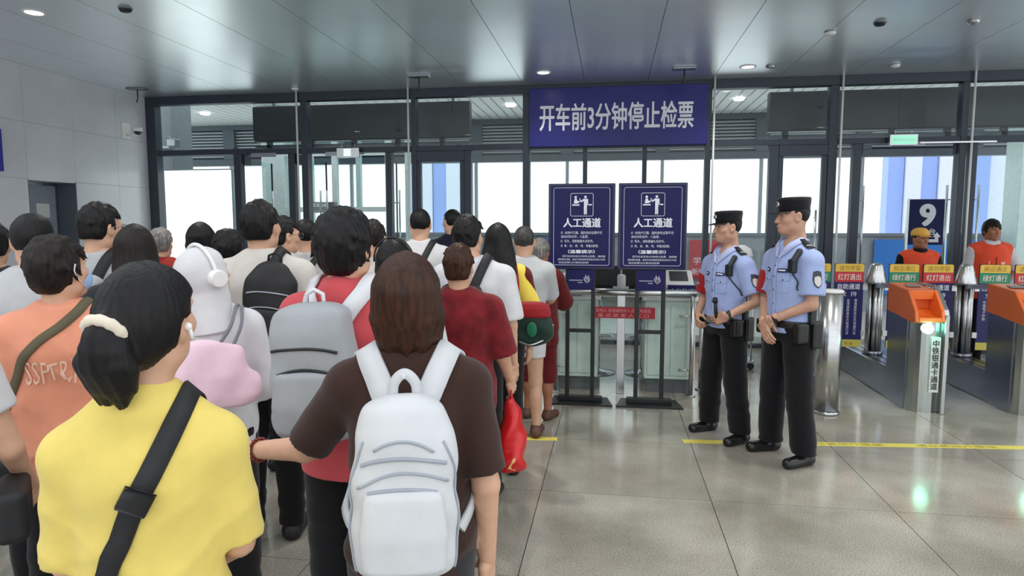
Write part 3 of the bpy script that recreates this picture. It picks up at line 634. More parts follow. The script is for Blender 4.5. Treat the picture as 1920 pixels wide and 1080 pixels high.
def gate(x, label, glow):
    e = empty('ticket_gate', (x, 0, 0)); tag(e, label, 'ticket gate', 'ticket gates')
    low_body(e, 6.92, 8.3)
    plan = [(-0.13, 6.92), (-0.13, 6.46)] + [(-0.13 + 0.24 * t, 6.46 - 0.14 * math.sin(math.pi * (0.12 + 0.62 * t)) + 0.05) for t in (0.0, .15, .3, .45, .6, .75, .9, 1.0)] + [(0.11, 6.92)]
    MB().prism(plan, 0, 0.86, 'z').build('pedestal', M_gatef, e)
    bx('side_sheet', -0.136, -0.13, 6.50, 6.92, 0.005, 0.86, M_gate, e, 0.002)
    bx('edge_panel', 0.11, 0.15, 6.34, 6.92, 0.0, 0.90, M_steel, e, 0.006)
    # orange head: sloping housing with a hollow reader bay
    prof = [(6.96, 0.87), (6.40, 0.82), (6.34, 0.84), (6.36, 0.93), (6.52, 1.105), (6.96, 1.14)]
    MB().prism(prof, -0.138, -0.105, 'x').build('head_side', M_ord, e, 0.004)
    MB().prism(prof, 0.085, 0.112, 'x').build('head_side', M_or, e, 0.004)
    MB().prism([(6.96, 0.87), (6.62, 0.86), (6.62, 1.11), (6.96, 1.14)], -0.105, 0.085, 'x').build('head_block', M_or, e)
    MB().prism([(6.62, 0.86), (6.40, 0.82), (6.34, 0.84), (6.345, 0.875), (6.50, 0.885), (6.62, 0.93)], -0.105, 0.085, 'x').build('reader_tray', M_or, e, 0.004)
    MB().prism([(6.62, 1.06), (6.53, 1.02), (6.515, 1.10), (6.62, 1.112)], -0.105, 0.085, 'x').build('bay_brow', M_or, e, 0.004)
    MB().prism([(-0.075, 6.70), (0.05, 6.70), (0.075, 6.84), (-0.04, 6.84)], 1.124, 1.136, 'z').build('screen', mat('gate_screen', srgb(120, 126, 140), 0.25), e)
    MB().prism([(6.60, 1.1415), (6.38, 0.945), (6.36, 0.90), (6.375, 0.90), (6.62, 1.128), (6.96, 1.14), (6.96, 1.150)], 0.112, 0.15, 'x').build('edge_trim', M_steel, e)
    # lamp and label on the front
    MB().cyl((-0.02, 6.415, 0.775), (-0.02, 6.355, 0.775), 0.046, n=28, smooth=False).build('status_lamp', mat('status_glow', (0.80, 1.0, 0.92), 0.4, emit=2.5), e)
    if glow:
        l = bpy.data.lights.new('status_lamp_glow', 'POINT'); l.energy = 1.2; l.color = (0.2, 1.0, 0.6); l.shadow_soft_size = 0.05
        lo = bpy.data.objects.new('status_lamp_glow', l); COL.objects.link(lo); lo.parent = e; lo.location = (-0.02, 6.30, 0.775)
    pl_ = bx('label_plate', 0.008, 0.086, 6.345, 6.40, 0.20, 0.70, mat('label_pale', srgb(205, 215, 208), 0.5), e)
    lettering('\n'.join('中铁银通卡通道'), M_ink_k, pl_, (0.047, 6.3435, 0.45), h=0.45, w=0.058, bold=0.022)
    # arm back to the column
    MB().prism([(6.94, 1.08), (YC - 0.06, 1.03), (YC - 0.06, 1.07), (6.94, 1.135)], -0.04, 0.03, 'x').build('top_arm', M_gate, e, 0.006)
    column_set(e, YC); flap(e, YC, -1, False); flap(e, YC, 1, True)
    return e
gate(2.83, 'ticket gate with orange head standing complete in view behind the tall officer', True); gate(3.72, 'ticket gate with orange head cut by the right edge of the picture', True)
gx = empty('ticket_gate', (4.61, 0, 0)); tag(gx, 'ticket gate whose red printed flap shows at the right edge', 'ticket gate', 'ticket gates')
low_body(gx, 6.92, 8.3); column_set(gx, YC); flap(gx, YC, -1, False)
g0 = empty('ticket_gate', (1.94, 0, 0)); tag(g0, 'ticket gate with a round steel end post partly hidden by the tall officer', 'ticket gate', 'ticket gates')
MB().cyl((0, 6.25, 0.0), (0, 6.25, 1.10), 0.105, n=40).build('end_post', M_steel, g0)
MB().lathe([(0.109, 1.10), (0.109, 1.118), (0.10, 1.126), (0.02, 1.13)], (0, 6.25, 0), 40).build('post_cap', M_white, g0)
MB().lathe([(0.115, 0.0), (0.115, 0.02), (0.106, 0.03)], (0, 6.25, 0), 40).build('base_ring', M_steel, g0)
low_body(g0, 6.45, 8.3); column_set(g0, YC); flap(g0, YC, 1, True)
# steel bin with a white domed lid beyond the gates, between the officers
kb = empty('steel_kiosk', (1.62, 8.75, 0)); tag(kb, 'steel kiosk with white domed cap seen between the two officers', 'kiosk')
MB().cyl((0, 0, 0), (0, 0, 1.28), 0.12, n=28).build('body', M_steel, kb)
MB().lathe([(0.14, 1.28), (0.145, 1.32), (0.12, 1.40), (0.05, 1.445), (0.01, 1.45)], n=28).build('domed_cap', M_white, kb)
ct = empty('wheeled_sign_cart', (1.42, 8.05, 0)); tag(ct, 'wheeled cart with a blue board seen between the officers', 'cart')
bx('shelf', -0.22, 0.24, -0.14, 0.14, 0.10, 0.125, M_steel, ct, 0.004); bx('blue_board', -0.22, -0.06, -0.15, -0.13, 0.28, 0.85, mat('cart_blue', srgb(34, 40, 130), 0.4), ct, 0.003)
bx('glass_shelf', -0.05, 0.24, -0.12, 0.12, 0.30, 0.31, M_glass_g, ct)
for x in (-0.2, 0.22):
    MB().cyl((x, 0, 0.12), (x, 0, 0.88), 0.010, n=10).build('upright', M_steel, ct)
    MB().cyl((x, -0.012, 0.04), (x, 0.012, 0.04), 0.04, n=16).cyl((x, 0, 0.06), (x, 0, 0.1), 0.012, n=8).build('caster', M_black, ct)
# ================================================================== SMOOTH BODIES: distance fields turned into meshes
def smin(a, b, k):
    if k <= 0: return np.minimum(a, b)
    h = np.maximum(k - np.abs(a - b), 0) / k
    return np.minimum(a, b) - h * h * k * 0.25
def vec(*a): return np.array(a, dtype=np.float32)
def rot3(yaw=0, pitch=0, roll=0):
    cy, sy = math.cos(yaw), math.sin(yaw); cp_, sp_ = math.cos(pitch), math.sin(pitch); cr, sr = math.cos(roll), math.sin(roll)
    Rz = np.array([[cy, -sy, 0], [sy, cy, 0], [0, 0, 1]]); Rx = np.array([[1, 0, 0], [0, cp_, -sp_], [0, sp_, cp_]]); Ry = np.array([[cr, 0, sr], [0, 1, 0], [-sr, 0, cr]])
    return Rz @ Rx @ Ry
class Sdf:
    def __init__(s): s.ops = []
    def cone(s, a, b, r0, r1=None, k=0.03, cap=False, capa=False, mode='u', flat=None):
        r1 = r0 if r1 is None else r1
        a = np.array(a, float); b = np.array(b, float); ba = b - a; L2 = float(ba @ ba) or 1e-9; L = math.sqrt(L2); dn = ba / L
        fx = flat or (1, 1, 1)
        def fn(x, y, z):
            px, py, pz = x - a[0], y - a[1], z - a[2]
            h = np.clip((px * ba[0] + py * ba[1] + pz * ba[2]) / L2, 0, 1)
            d = np.sqrt(((px - h * ba[0]) / fx[0]) ** 2 + ((py - h * ba[1]) / fx[1]) ** 2 + ((pz - h * ba[2]) / fx[2]) ** 2) - (r0 + (r1 - r0) * h)
            if cap: d = np.maximum(d, (x - b[0]) * dn[0] + (y - b[1]) * dn[1] + (z - b[2]) * dn[2])
            if capa: d = np.maximum(d, -(px * dn[0] + py * dn[1] + pz * dn[2]))
            return d
        R = max(r0, r1) * max(fx); s.ops.append((mode, fn, np.minimum(a, b) - R, np.maximum(a, b) + R, k)); return s
    def ell(s, c, r, k=0.03, R=None, mode='u'):
        c = np.array(c, float); r = np.array(r, float); mr = float(r.min())
        def fn(x, y, z):
            px, py, pz = x - c[0], y - c[1], z - c[2]
            if R is not None: px, py, pz = (R[0][0] * px + R[1][0] * py + R[2][0] * pz, R[0][1] * px + R[1][1] * py + R[2][1] * pz, R[0][2] * px + R[1][2] * py + R[2][2] * pz)
            q = np.sqrt((px / r[0]) ** 2 + (py / r[1]) ** 2 + (pz / r[2]) ** 2)
            g = np.sqrt((px / r[0] ** 2) ** 2 + (py / r[1] ** 2) ** 2 + (pz / r[2] ** 2) ** 2) + 1e-6
            return q * (q - 1) / g
        m = float(r.max()); lo, hi = (c - r, c + r) if R is None else (c - m, c + m)
        s.ops.append((mode, fn, lo, hi, k)); return s
    def box(s, c, h, rad=0.02, k=0.0, R=None, mode='u'):
        c = np.array(c, float); h = np.array(h, float)
        def fn(x, y, z):
            px, py, pz = x - c[0], y - c[1], z - c[2]
            if R is not None: px, py, pz = (R[0][0] * px + R[1][0] * py + R[2][0] * pz, R[0][1] * px + R[1][1] * py + R[2][1] * pz, R[0][2] * px + R[1][2] * py + R[2][2] * pz)
            qx, qy, qz = np.abs(px) - h[0] + rad, np.abs(py) - h[1] + rad, np.abs(pz) - h[2] + rad
            return np.sqrt(np.maximum(qx, 0) ** 2 + np.maximum(qy, 0) ** 2 + np.maximum(qz, 0) ** 2) + np.minimum(np.maximum(qx, np.maximum(qy, qz)), 0) - rad
        m = float(np.linalg.norm(h)) if R is not None else h
        s.ops.append((mode, fn, c - m, c + m, k)); return s
    def loft(s, prof, k=0.03, p=2.0, mode='u', inf=0.0, rnd=0.01):
        """prof rows: z, cx, cy, rx, ry"""
        A = np.array(prof, float); Z = A[:, 0]; z0, z1 = Z[0], Z[-1]
        zz = np.linspace(z0, z1, 64)
        def smooth(v):
            w = np.interp(zz, Z, v)
            for _ in range(6): w[1:-1] = 0.25 * w[:-2] + 0.5 * w[1:-1] + 0.25 * w[2:]
            return w
        CX, CY, RX, RY = (smooth(A[:, i]) for i in (1, 2, 3, 4))
        def fn(x, y, z):
            zc = np.clip(z, z0, z1); cx = np.interp(zc, zz, CX); cy = np.interp(zc, zz, CY); rx = np.interp(zc, zz, RX) + inf; ry = np.interp(zc, zz, RY) + inf
            qx = np.abs(x - cx) / rx; qy = np.abs(y - cy) / ry
            q = np.sqrt(qx * qx + qy * qy) if p == 2 else (qx ** p + qy ** p) ** (1 / p)
            m = np.minimum(rx, ry)
            if p == 2:
                g = np.sqrt((qx / rx) ** 2 + (qy / ry) ** 2) + 1e-6; d = q * (q - 1) / g; d = np.where(q < 0.3, (q - 1) * m, d)
            else: d = (q - 1) * m
            dz = np.maximum(z0 - z, z - z1)
            a = d + rnd; b = dz + rnd
            return np.sqrt(np.maximum(a, 0) ** 2 + np.maximum(b, 0) ** 2) + np.minimum(np.maximum(a, b), 0) - rnd
        r = max(A[:, 3].max(), A[:, 4].max()) + inf + 0.02
        s.ops.append((mode, fn, np.array([A[:, 1].min() - A[:, 3].max() - inf, A[:, 2].min() - A[:, 4].max() - inf, z0]), np.array([A[:, 1].max() + A[:, 3].max() + inf, A[:, 2].max() + A[:, 4].max() + inf, z1]), k)); return s
    def half(s, n, d):
        """keep n.p < d"""
        n = np.array(n, float); n = n / np.linalg.norm(n)
        s.ops.append(('i', lambda x, y, z: n[0] * x + n[1] * y + n[2] * z - d, None, None, 0)); return s
    def disp(s, fn): s.ops.append(('d', fn, None, None, 0)); return s
    def at(s, P):
        P = np.atleast_2d(np.asarray(P, float)); x, y, z = P[:, 0], P[:, 1], P[:, 2]; D = np.full(len(P), 1.0)
        for mode, fn, lo, hi, k in s.ops:
            if mode == 'u': D = smin(D, fn(x, y, z), k)
            elif mode == 's': D = -smin(-D, fn(x, y, z), k)
            elif mode == 'i': D = np.maximum(D, fn(x, y, z))
            else: D = D + fn(x, y, z)
        return D
    def grad(s, P, e=0.004):
        P = np.atleast_2d(np.asarray(P, float)); g = np.stack([s.at(P + np.eye(3)[i] * e) - s.at(P - np.eye(3)[i] * e) for i in range(3)], 1)
        return g / (np.linalg.norm(g, axis=1, keepdims=True) + 1e-9)
    def project(s, P, off=0.0, it=8):
        P = np.atleast_2d(np.asarray(P, float)).copy()
        for _ in range(it): P -= (s.at(P) - off)[:, None] * s.grad(P) * 0.85
        return P
    def bounds(s):
        lo = np.min([o[2] for o in s.ops if o[0] == 'u'], 0); hi = np.max([o[3] for o in s.ops if o[0] == 'u'], 0); return lo, hi
    def mesh(s, h, lo=None, hi=None):
        b = s.bounds(); lo = b[0] if lo is None else np.array(lo, float); hi = b[1] if hi is None else np.array(hi, float)
        lo = lo - 3 * h; n = np.ceil((hi + 3 * h - lo) / h).astype(int) + 1
        ax = [(lo[i] + h * np.arange(n[i])).astype(np.float32) for i in range(3)]
        D = np.full(n, 0.5, np.float32)
        for mode, fn, l, u, k in s.ops:
            if mode in 'us':
                pad = 0.02 + k
                i0 = np.clip(np.floor((l - pad - lo) / h).astype(int), 0, n); i1 = np.clip(np.ceil((u + pad - lo) / h).astype(int) + 1, 0, n)
                if (i1 <= i0).any(): continue
                sl = tuple(slice(a, b_) for a, b_ in zip(i0, i1))
            else: sl = (slice(None),) * 3
            x = ax[0][sl[0]][:, None, None]; y = ax[1][sl[1]][None, :, None]; z = ax[2][sl[2]][None, None, :]
            d = fn(x, y, z)
            if mode == 'u': D[sl] = smin(D[sl], d, k)
            elif mode == 's': D[sl] = -smin(-D[sl], d, k)
            elif mode == 'i': D[sl] = np.maximum(D[sl], d)
            else: D[sl] = D[sl] + d
        return nets(D, lo, h)
_CO = np.array([[i, j, k] for i in (0, 1) for j in (0, 1) for k in (0, 1)])
_ED = [(a, b) for a in range(8) for b in range(a + 1, 8) if np.abs(_CO[a] - _CO[b]).sum() == 1]
def nets(D, org, h):
    S = D < 0
    c = sum(S[i:S.shape[0] - 1 + i, j:S.shape[1] - 1 + j, k:S.shape[2] - 1 + k].astype(np.int8) for i, j, k in _CO)
    act = (c > 0) & (c < 8); ijk = np.argwhere(act)
    if len(ijk) == 0: return np.zeros((0, 3)), np.zeros((0, 4), int)
    idx = np.full(act.shape, -1, np.int32); idx[act] = np.arange(len(ijk))
    dv = np.stack([D[ijk[:, 0] + o[0], ijk[:, 1] + o[1], ijk[:, 2] + o[2]] for o in _CO], 1)
    acc = np.zeros((len(ijk), 3)); cnt = np.zeros(len(ijk))
    for a, b in _ED:
        m = (dv[:, a] < 0) != (dv[:, b] < 0); den = dv[:, a] - dv[:, b]
        t = np.where(m, dv[:, a] / np.where(m, den, 1), 0)
        acc += np.where(m[:, None], _CO[a] + (_CO[b] - _CO[a]) * t[:, None], 0); cnt += m
    V = org + h * (ijk + acc / cnt[:, None])
    Q = []
    for ax in range(3):
        o1, o2 = (ax + 1) % 3, (ax + 2) % 3
        n = S.shape
        s0 = [slice(0, n[i]) for i in range(3)]; s0[ax] = slice(0, n[ax] - 1); s0[o1] = slice(1, n[o1] - 1); s0[o2] = slice(1, n[o2] - 1)
        s1 = list(s0); s1[ax] = slice(1, n[ax])
        A, B = S[tuple(s0)], S[tuple(s1)]
        e = np.argwhere(A != B)
        if len(e) == 0: continue
        ins = A[tuple(e.T)]
        base = e.copy(); base[:, o1] += 1; base[:, o2] += 1
        def cell(d1, d2):
            q = base.copy(); q[:, o1] += d1; q[:, o2] += d2; return idx[tuple(q.T)]
        q = np.stack([cell(-1, -1), cell(0, -1), cell(0, 0), cell(-1, 0)], 1)
        q[~ins] = q[~ins][:, ::-1]
        Q.append(q)
    Q = np.concatenate(Q); Q = Q[(Q >= 0).all(1)]
    return V, Q
def np_obj(name, parts, m, parent, xf=None, kind=None):
    """parts: list of (V,Q) joined into one mesh object"""
    V = np.concatenate([p[0] for p in parts]); off = 0; Q = []
    for v, q in parts: Q.append(q + off); off += len(v)
    Q = np.concatenate(Q)
    if xf is not None: V = xf(V)
    me = bpy.data.meshes.new(name); nq = len(Q)
    me.vertices.add(len(V)); me.vertices.foreach_set('co', V.astype(np.float32).ravel())
    me.loops.add(nq * 4); me.loops.foreach_set('vertex_index', Q.astype(np.int32).ravel())
    me.polygons.add(nq); me.polygons.foreach_set('loop_start', np.arange(0, nq * 4, 4, dtype=np.int32)); me.polygons.foreach_set('use_smooth', np.ones(nq, bool))
    me.update(calc_edges=True); me.validate()
    me.materials.append(m)
    o = bpy.data.objects.new(name, me); COL.objects.link(o)
    if parent: o.parent = parent
    return o

# ------------------------------------------------------------------ cached pieces: heads, hair, hands
_cache = {}
def head_sdf(fem):
    w = 0.95 if fem else 1.0
    s = Sdf()
    s.ell((0, -0.014, 0.020), (0.075 * w, 0.093, 0.092), 0)
    s.ell((0, 0.022, -0.040), (0.060 * w, 0.068, 0.080), 0.03)
    s.ell((0, 0.058, -0.094), (0.030 * w, 0.028, 0.022), 0.035)
    for q in (-1, 1):
        s.ell((q * 0.043 * w, 0.050, -0.024), (0.020, 0.024, 0.018), 0.025)
        s.ell((q * 0.050 * w, 0.0, -0.072), (0.016, 0.030, 0.020), 0.03)
    s.cone((-0.034, 0.078, 0.020), (0.034, 0.078, 0.020), 0.011, k=0.02)
    for q in (-1, 1): s.ell((q * 0.031, 0.096, 0.004), (0.019, 0.014, 0.010), 0.014, mode='s')
    s.cone((0, 0.083, 0.012), (0, 0.102, -0.034), 0.008, 0.012, 0.012)
    for q in (-1, 1): s.ell((q * 0.011, 0.093, -0.037), (0.008, 0.010, 0.007), 0.008)
    s.ell((0, 0.086, -0.060), (0.024, 0.012, 0.007), 0.008); s.ell((0, 0.085, -0.070), (0.021, 0.012, 0.007), 0.006)
    for q in (-1, 1):
        s.ell((q * 0.078 * w, -0.010, -0.010), (0.010, 0.021, 0.033), 0.012, rot3(q * 0.35, 0.15, 0)); s.ell((q * 0.086 * w, -0.006, -0.006), (0.006, 0.011, 0.018), 0.006, rot3(q * 0.35, 0.15, 0), 's')
    s.cone((0, -0.022, -0.05), (0, -0.045, -0.20), 0.053 * w, 0.055 * w, 0.04)
    return s
def head_mesh(fem, h):
    k = ('head', fem, h)
    if k not in _cache: _cache[k] = head_sdf(fem).mesh(h)
    return _cache[k]
def strand_noise(seed, amp, fz=9.0, fa=26.0):
    r = random.Random(seed); ph = [r.uniform(0, 6.28) for _ in range(8)]
    def fn(x, y, z):
        a = np.arctan2(x, -y - 0.02)
        return amp * (np.sin(a * fa + 2.2 * np.sin(z * fz * 3 + ph[0]) + ph[1]) * 0.6 + np.sin(a * fa * 1.9 + 1.6 * np.sin(z * fz * 5 + ph[2]) + ph[3]) * 0.4 + 0.9 * np.sin(a * 5 + z * 22 + ph[4]))
    return fn
def hair_mesh(kind, seed, h, fem=False):
    key = ('hair', kind, seed, h, fem)
    if key in _cache: return _cache[key]
    r = random.Random(seed); s = Sdf(); w = 0.95 if fem else 1.0
    def tufts(n, lift=0.012, length=0.055, rad=0.010, zmin=0.0, crown=(0, -0.045, 0.10), R=(0.078, 0.098, 0.098), C=(0, -0.014, 0.022)):
        for _ in range(n):
            while True:
                d = np.array([r.gauss(0, 1), r.gauss(0, 1), r.gauss(0.2, 1)]); d /= np.linalg.norm(d)
                p = np.array(C) + d * np.array(R)
                fr = 0.045 if p[1] > 0.02 else zmin
                if p[2] > fr: break
            t = p - np.array(crown); t -= d * (t @ d); t /= np.linalg.norm(t) + 1e-6
            t = t + np.array([r.uniform(-.5, .5), r.uniform(-.3, .3), -0.25]); t /= np.linalg.norm(t)
            L = length * r.uniform(0.6, 1.2); q = p + t * L * 0.6 + d * r.uniform(-0.004, lift)
            s.cone(p - t * L * 0.4 - d * 0.004, q, rad * r.uniform(0.8, 1.3), 0.003, 0.012)
    if kind in ('short', 'fade', 'messy', 'bowl', 'curly'):
        g = {'short': 0.008, 'fade': 0.006, 'messy': 0.014, 'bowl': 0.012, 'curly': 0.014}[kind]
        s.ell((0, -0.016, 0.024), (0.075 * w + g, 0.094 + g, 0.092 + g), 0)
        low = {'short': -0.055, 'fade': -0.035, 'messy': -0.075, 'bowl': -0.030, 'curly': -0.03}[kind]
        if kind in ('short', 'messy', 'bowl'): s.ell((0, -0.055, -0.035), (0.066, 0.052, 0.052 if kind != 'messy' else 0.06), 0.03)
        # hairline: below a plane rising to the forehead, and clear of the face
        s.half((0, 0.62, -0.78), 0.030 - low * 0.30)
        s.half((0, 0.0, -1.0), -low + 0.005)
        s.box((0, 0.075, -0.03), (0.10, 0.062, 0.082), 0.02, 0.01, mode='s')
        for q in (-1, 1): s.ell((q * 0.084, 0.0, -0.02), (0.02, 0.024, 0.034), 0.008, mode='s')
        if kind == 'messy': tufts(150, 0.014, 0.062, 0.010, -0.03)
        elif kind == 'curly': tufts(120, 0.016, 0.032, 0.013, 0.02)
        elif kind == 'short': tufts(90, 0.008, 0.045, 0.009, 0.0)
        elif kind == 'bowl': tufts(90, 0.006, 0.05, 0.010, 0.0)
        s.disp(strand_noise(seed, 0.0016))
    elif kind in ('bob', 'womanshort'):
        L = -0.140 if kind == 'bob' else -0.10
        g = 0.020
        s.loft([(L, 0, -0.018, 0.060, 0.058), (L * 0.8, 0, -0.018, 0.080, 0.080), (L * 0.45, 0, -0.016, 0.091, 0.094), (-0.02, 0, -0.016, 0.093, 0.102), (0.04, 0, -0.014, 0.088, 0.104), (0.085, 0, -0.014, 0.064, 0.082), (0.112, 0, -0.014, 0.036, 0.05), (0.126, 0, -0.014, 0.008, 0.012)], 0, rnd=0.02)
        s.box((0, 0.105, -0.09), (0.062, 0.085, 0.135), 0.03, 0.02, mode='s')
        for _ in range(46):
            a = r.uniform(0.7, 2 * math.pi - 0.7); rr = 0.072 + r.uniform(-0.008, 0.006)
            x, y = rr * math.sin(a), -0.018 + rr * math.cos(a)
            s.cone((x * 1.0, y * 1.0, L * 0.35), (x * r.uniform(0.8, 1.0), y * r.uniform(0.85, 1.0), L + r.uniform(-0.018, 0.02)), 0.013, 0.003, 0.02)
        s.disp(strand_noise(seed, 0.0017, 4.0, 30.0))
    elif kind in ('long', 'longwide'):
        e = 1.0 if kind == 'long' else 1.15
        s.loft([(-0.40, 0, -0.095, 0.060 * e, 0.030), (-0.33, 0, -0.095, 0.105 * e, 0.045), (-0.20, 0, -0.085, 0.112 * e, 0.058), (-0.10, 0, -0.05, 0.100 * e, 0.085), (-0.02, 0, -0.018, 0.094, 0.102), (0.04, 0, -0.014, 0.087, 0.104), (0.085, 0, -0.014, 0.064, 0.082), (0.112, 0, -0.014, 0.034, 0.05), (0.124, 0, -0.014, 0.008, 0.012)], 0, rnd=0.02)
        s.box((0, 0.105, -0.10), (0.066, 0.085, 0.145), 0.03, 0.02, mode='s')
        for _ in range(30):
            x = r.uniform(-0.10, 0.10) * e
            s.cone((x, -0.115, -0.20), (x * 1.0 + r.uniform(-.015, .015), -0.115 + r.uniform(-.01, .02), -0.40 + r.uniform(-0.03, 0.05)), 0.016, 0.004, 0.02)
        s.disp(strand_noise(seed, 0.0017, 3.0, 30.0))
    elif kind == 'tied':
        s.ell((0, -0.016, 0.022), (0.088, 0.108, 0.104), 0); s.ell((0, -0.07, -0.02), (0.066, 0.05, 0.07), 0.04)
        s.half((0, 0.66, -0.75), 0.052); s.box((0, 0.085, -0.05), (0.10, 0.062, 0.095), 0.02, 0.015, mode='s')
        for q in (-1, 1): s.ell((q * 0.084, 0.0, -0.02), (0.022, 0.026, 0.036), 0.008, mode='s')
        # tail hanging from the nape
        s.cone((0.0, -0.10, 0.022), (0.0, -0.135, 0.010), 0.030, 0.030, 0.02)
        s.loft([(-0.140, 0.004, -0.120, 0.022, 0.014), (-0.110, 0.0, -0.128, 0.048, 0.030), (-0.06, 0, -0.138, 0.060, 0.042), (-0.015, 0, -0.142, 0.050, 0.036), (0.020, 0, -0.135, 0.03, 0.028)], 0.02)
        for _ in range(14): x = r.uniform(-0.045, 0.045); s.cone((x, -0.15, -0.05), (x * 0.8 + r.uniform(-.01, .01), -0.13, -0.132 + r.uniform(-.02, .015)), 0.012, 0.003, 0.015)
        s.disp(strand_noise(seed, 0.0014, 5.0, 34.0))
    _cache[key] = s.mesh(h)
    return _cache[key]
def hand_mesh(curl, thumb, h=0.0045):
    """wrist at origin, fingers along -Z, palm facing +Y, thumb to +X"""
    key = ('hand', curl, thumb, h)
    if key in _cache: return _cache[key]
    s = Sdf()
    s.cone((0, 0, 0.03), (0, 0, -0.01), 0.026, 0.025, 0.0, flat=(1.0, 0.82, 1))
    s.box((0, 0.0, -0.052), (0.040, 0.014, 0.046), 0.013, 0.02)
    for i, (x, L, rad) in enumerate(((0.031, 0.070, 0.0092), (0.0105, 0.079, 0.0095), (-0.0105, 0.074, 0.0090), (-0.031, 0.058, 0.0080))):
        p = np.array([x, 0.0, -0.092]); a = curl * (0.75 + 0.1 * i)
        for seg, f in ((0.45, 1.0), (0.32, 2.0), (0.23, 2.7)):
            an = a * f; q = p + L * seg * np.array([0.03 * (x / 0.03), math.sin(an), -math.cos(an)])
            s.cone(p, q, rad, rad * 0.9, 0.006); p = q; rad *= 0.92
    t0 = np.array([0.030, 0.004, -0.022]); t1 = t0 + np.array([0.026 * (1.2 - thumb), 0.018 + 0.02 * thumb, -0.034]); t2 = t1 + np.array([0.010 - 0.022 * thumb, 0.010 + 0.014 * thumb, -0.028])
    s.cone(t0, t1, 0.014, 0.011, 0.015); s.cone(t1, t2, 0.0105, 0.009, 0.006)
    _cache[key] = s.mesh(h)
    return _cache[key]

M_skin = mat('light_skin', srgb(214, 168, 140), 0.5, 0, 0.05, 30, bump=0.05)
M_skin_t = mat('tanned_skin', srgb(168, 112, 86), 0.5, 0, 0.05, 30, bump=0.05)
def skin_props(m):
    p = m.node_tree.nodes['Principled BSDF']; p.inputs['Subsurface Weight'].default_value = 0.12; p.inputs['Subsurface Radius'].default_value = (0.02, 0.008, 0.005)
for m_ in (M_skin, M_skin_t): skin_props(m_)
def hairmat(name, c): return mat(name, c, 0.46, 0, 0.55, 60, bump=0.5, bscale=140, stretch=(1.6, 1.6, 0.10), spec=0.28)
H_blk = hairmat('black_hair', (0.005, 0.0045, 0.005)); H_dk = hairmat('dark_brown_hair', (0.011, 0.007, 0.0055)); H_br = hairmat('chestnut_hair', (0.040, 0.013, 0.0055)); H_gr = hairmat('grey_hair', (0.20, 0.19, 0.18)); H_dg = hairmat('charcoal_hair', (0.05, 0.047, 0.045))
def cloth(name, rgb, rough=0.85, var=0.05, bump=0.25): return mat('cloth_' + name, srgb(*rgb), rough, 0, var, 16, bump=bump, bscale=420, sheen=0.15, spec=0.2)

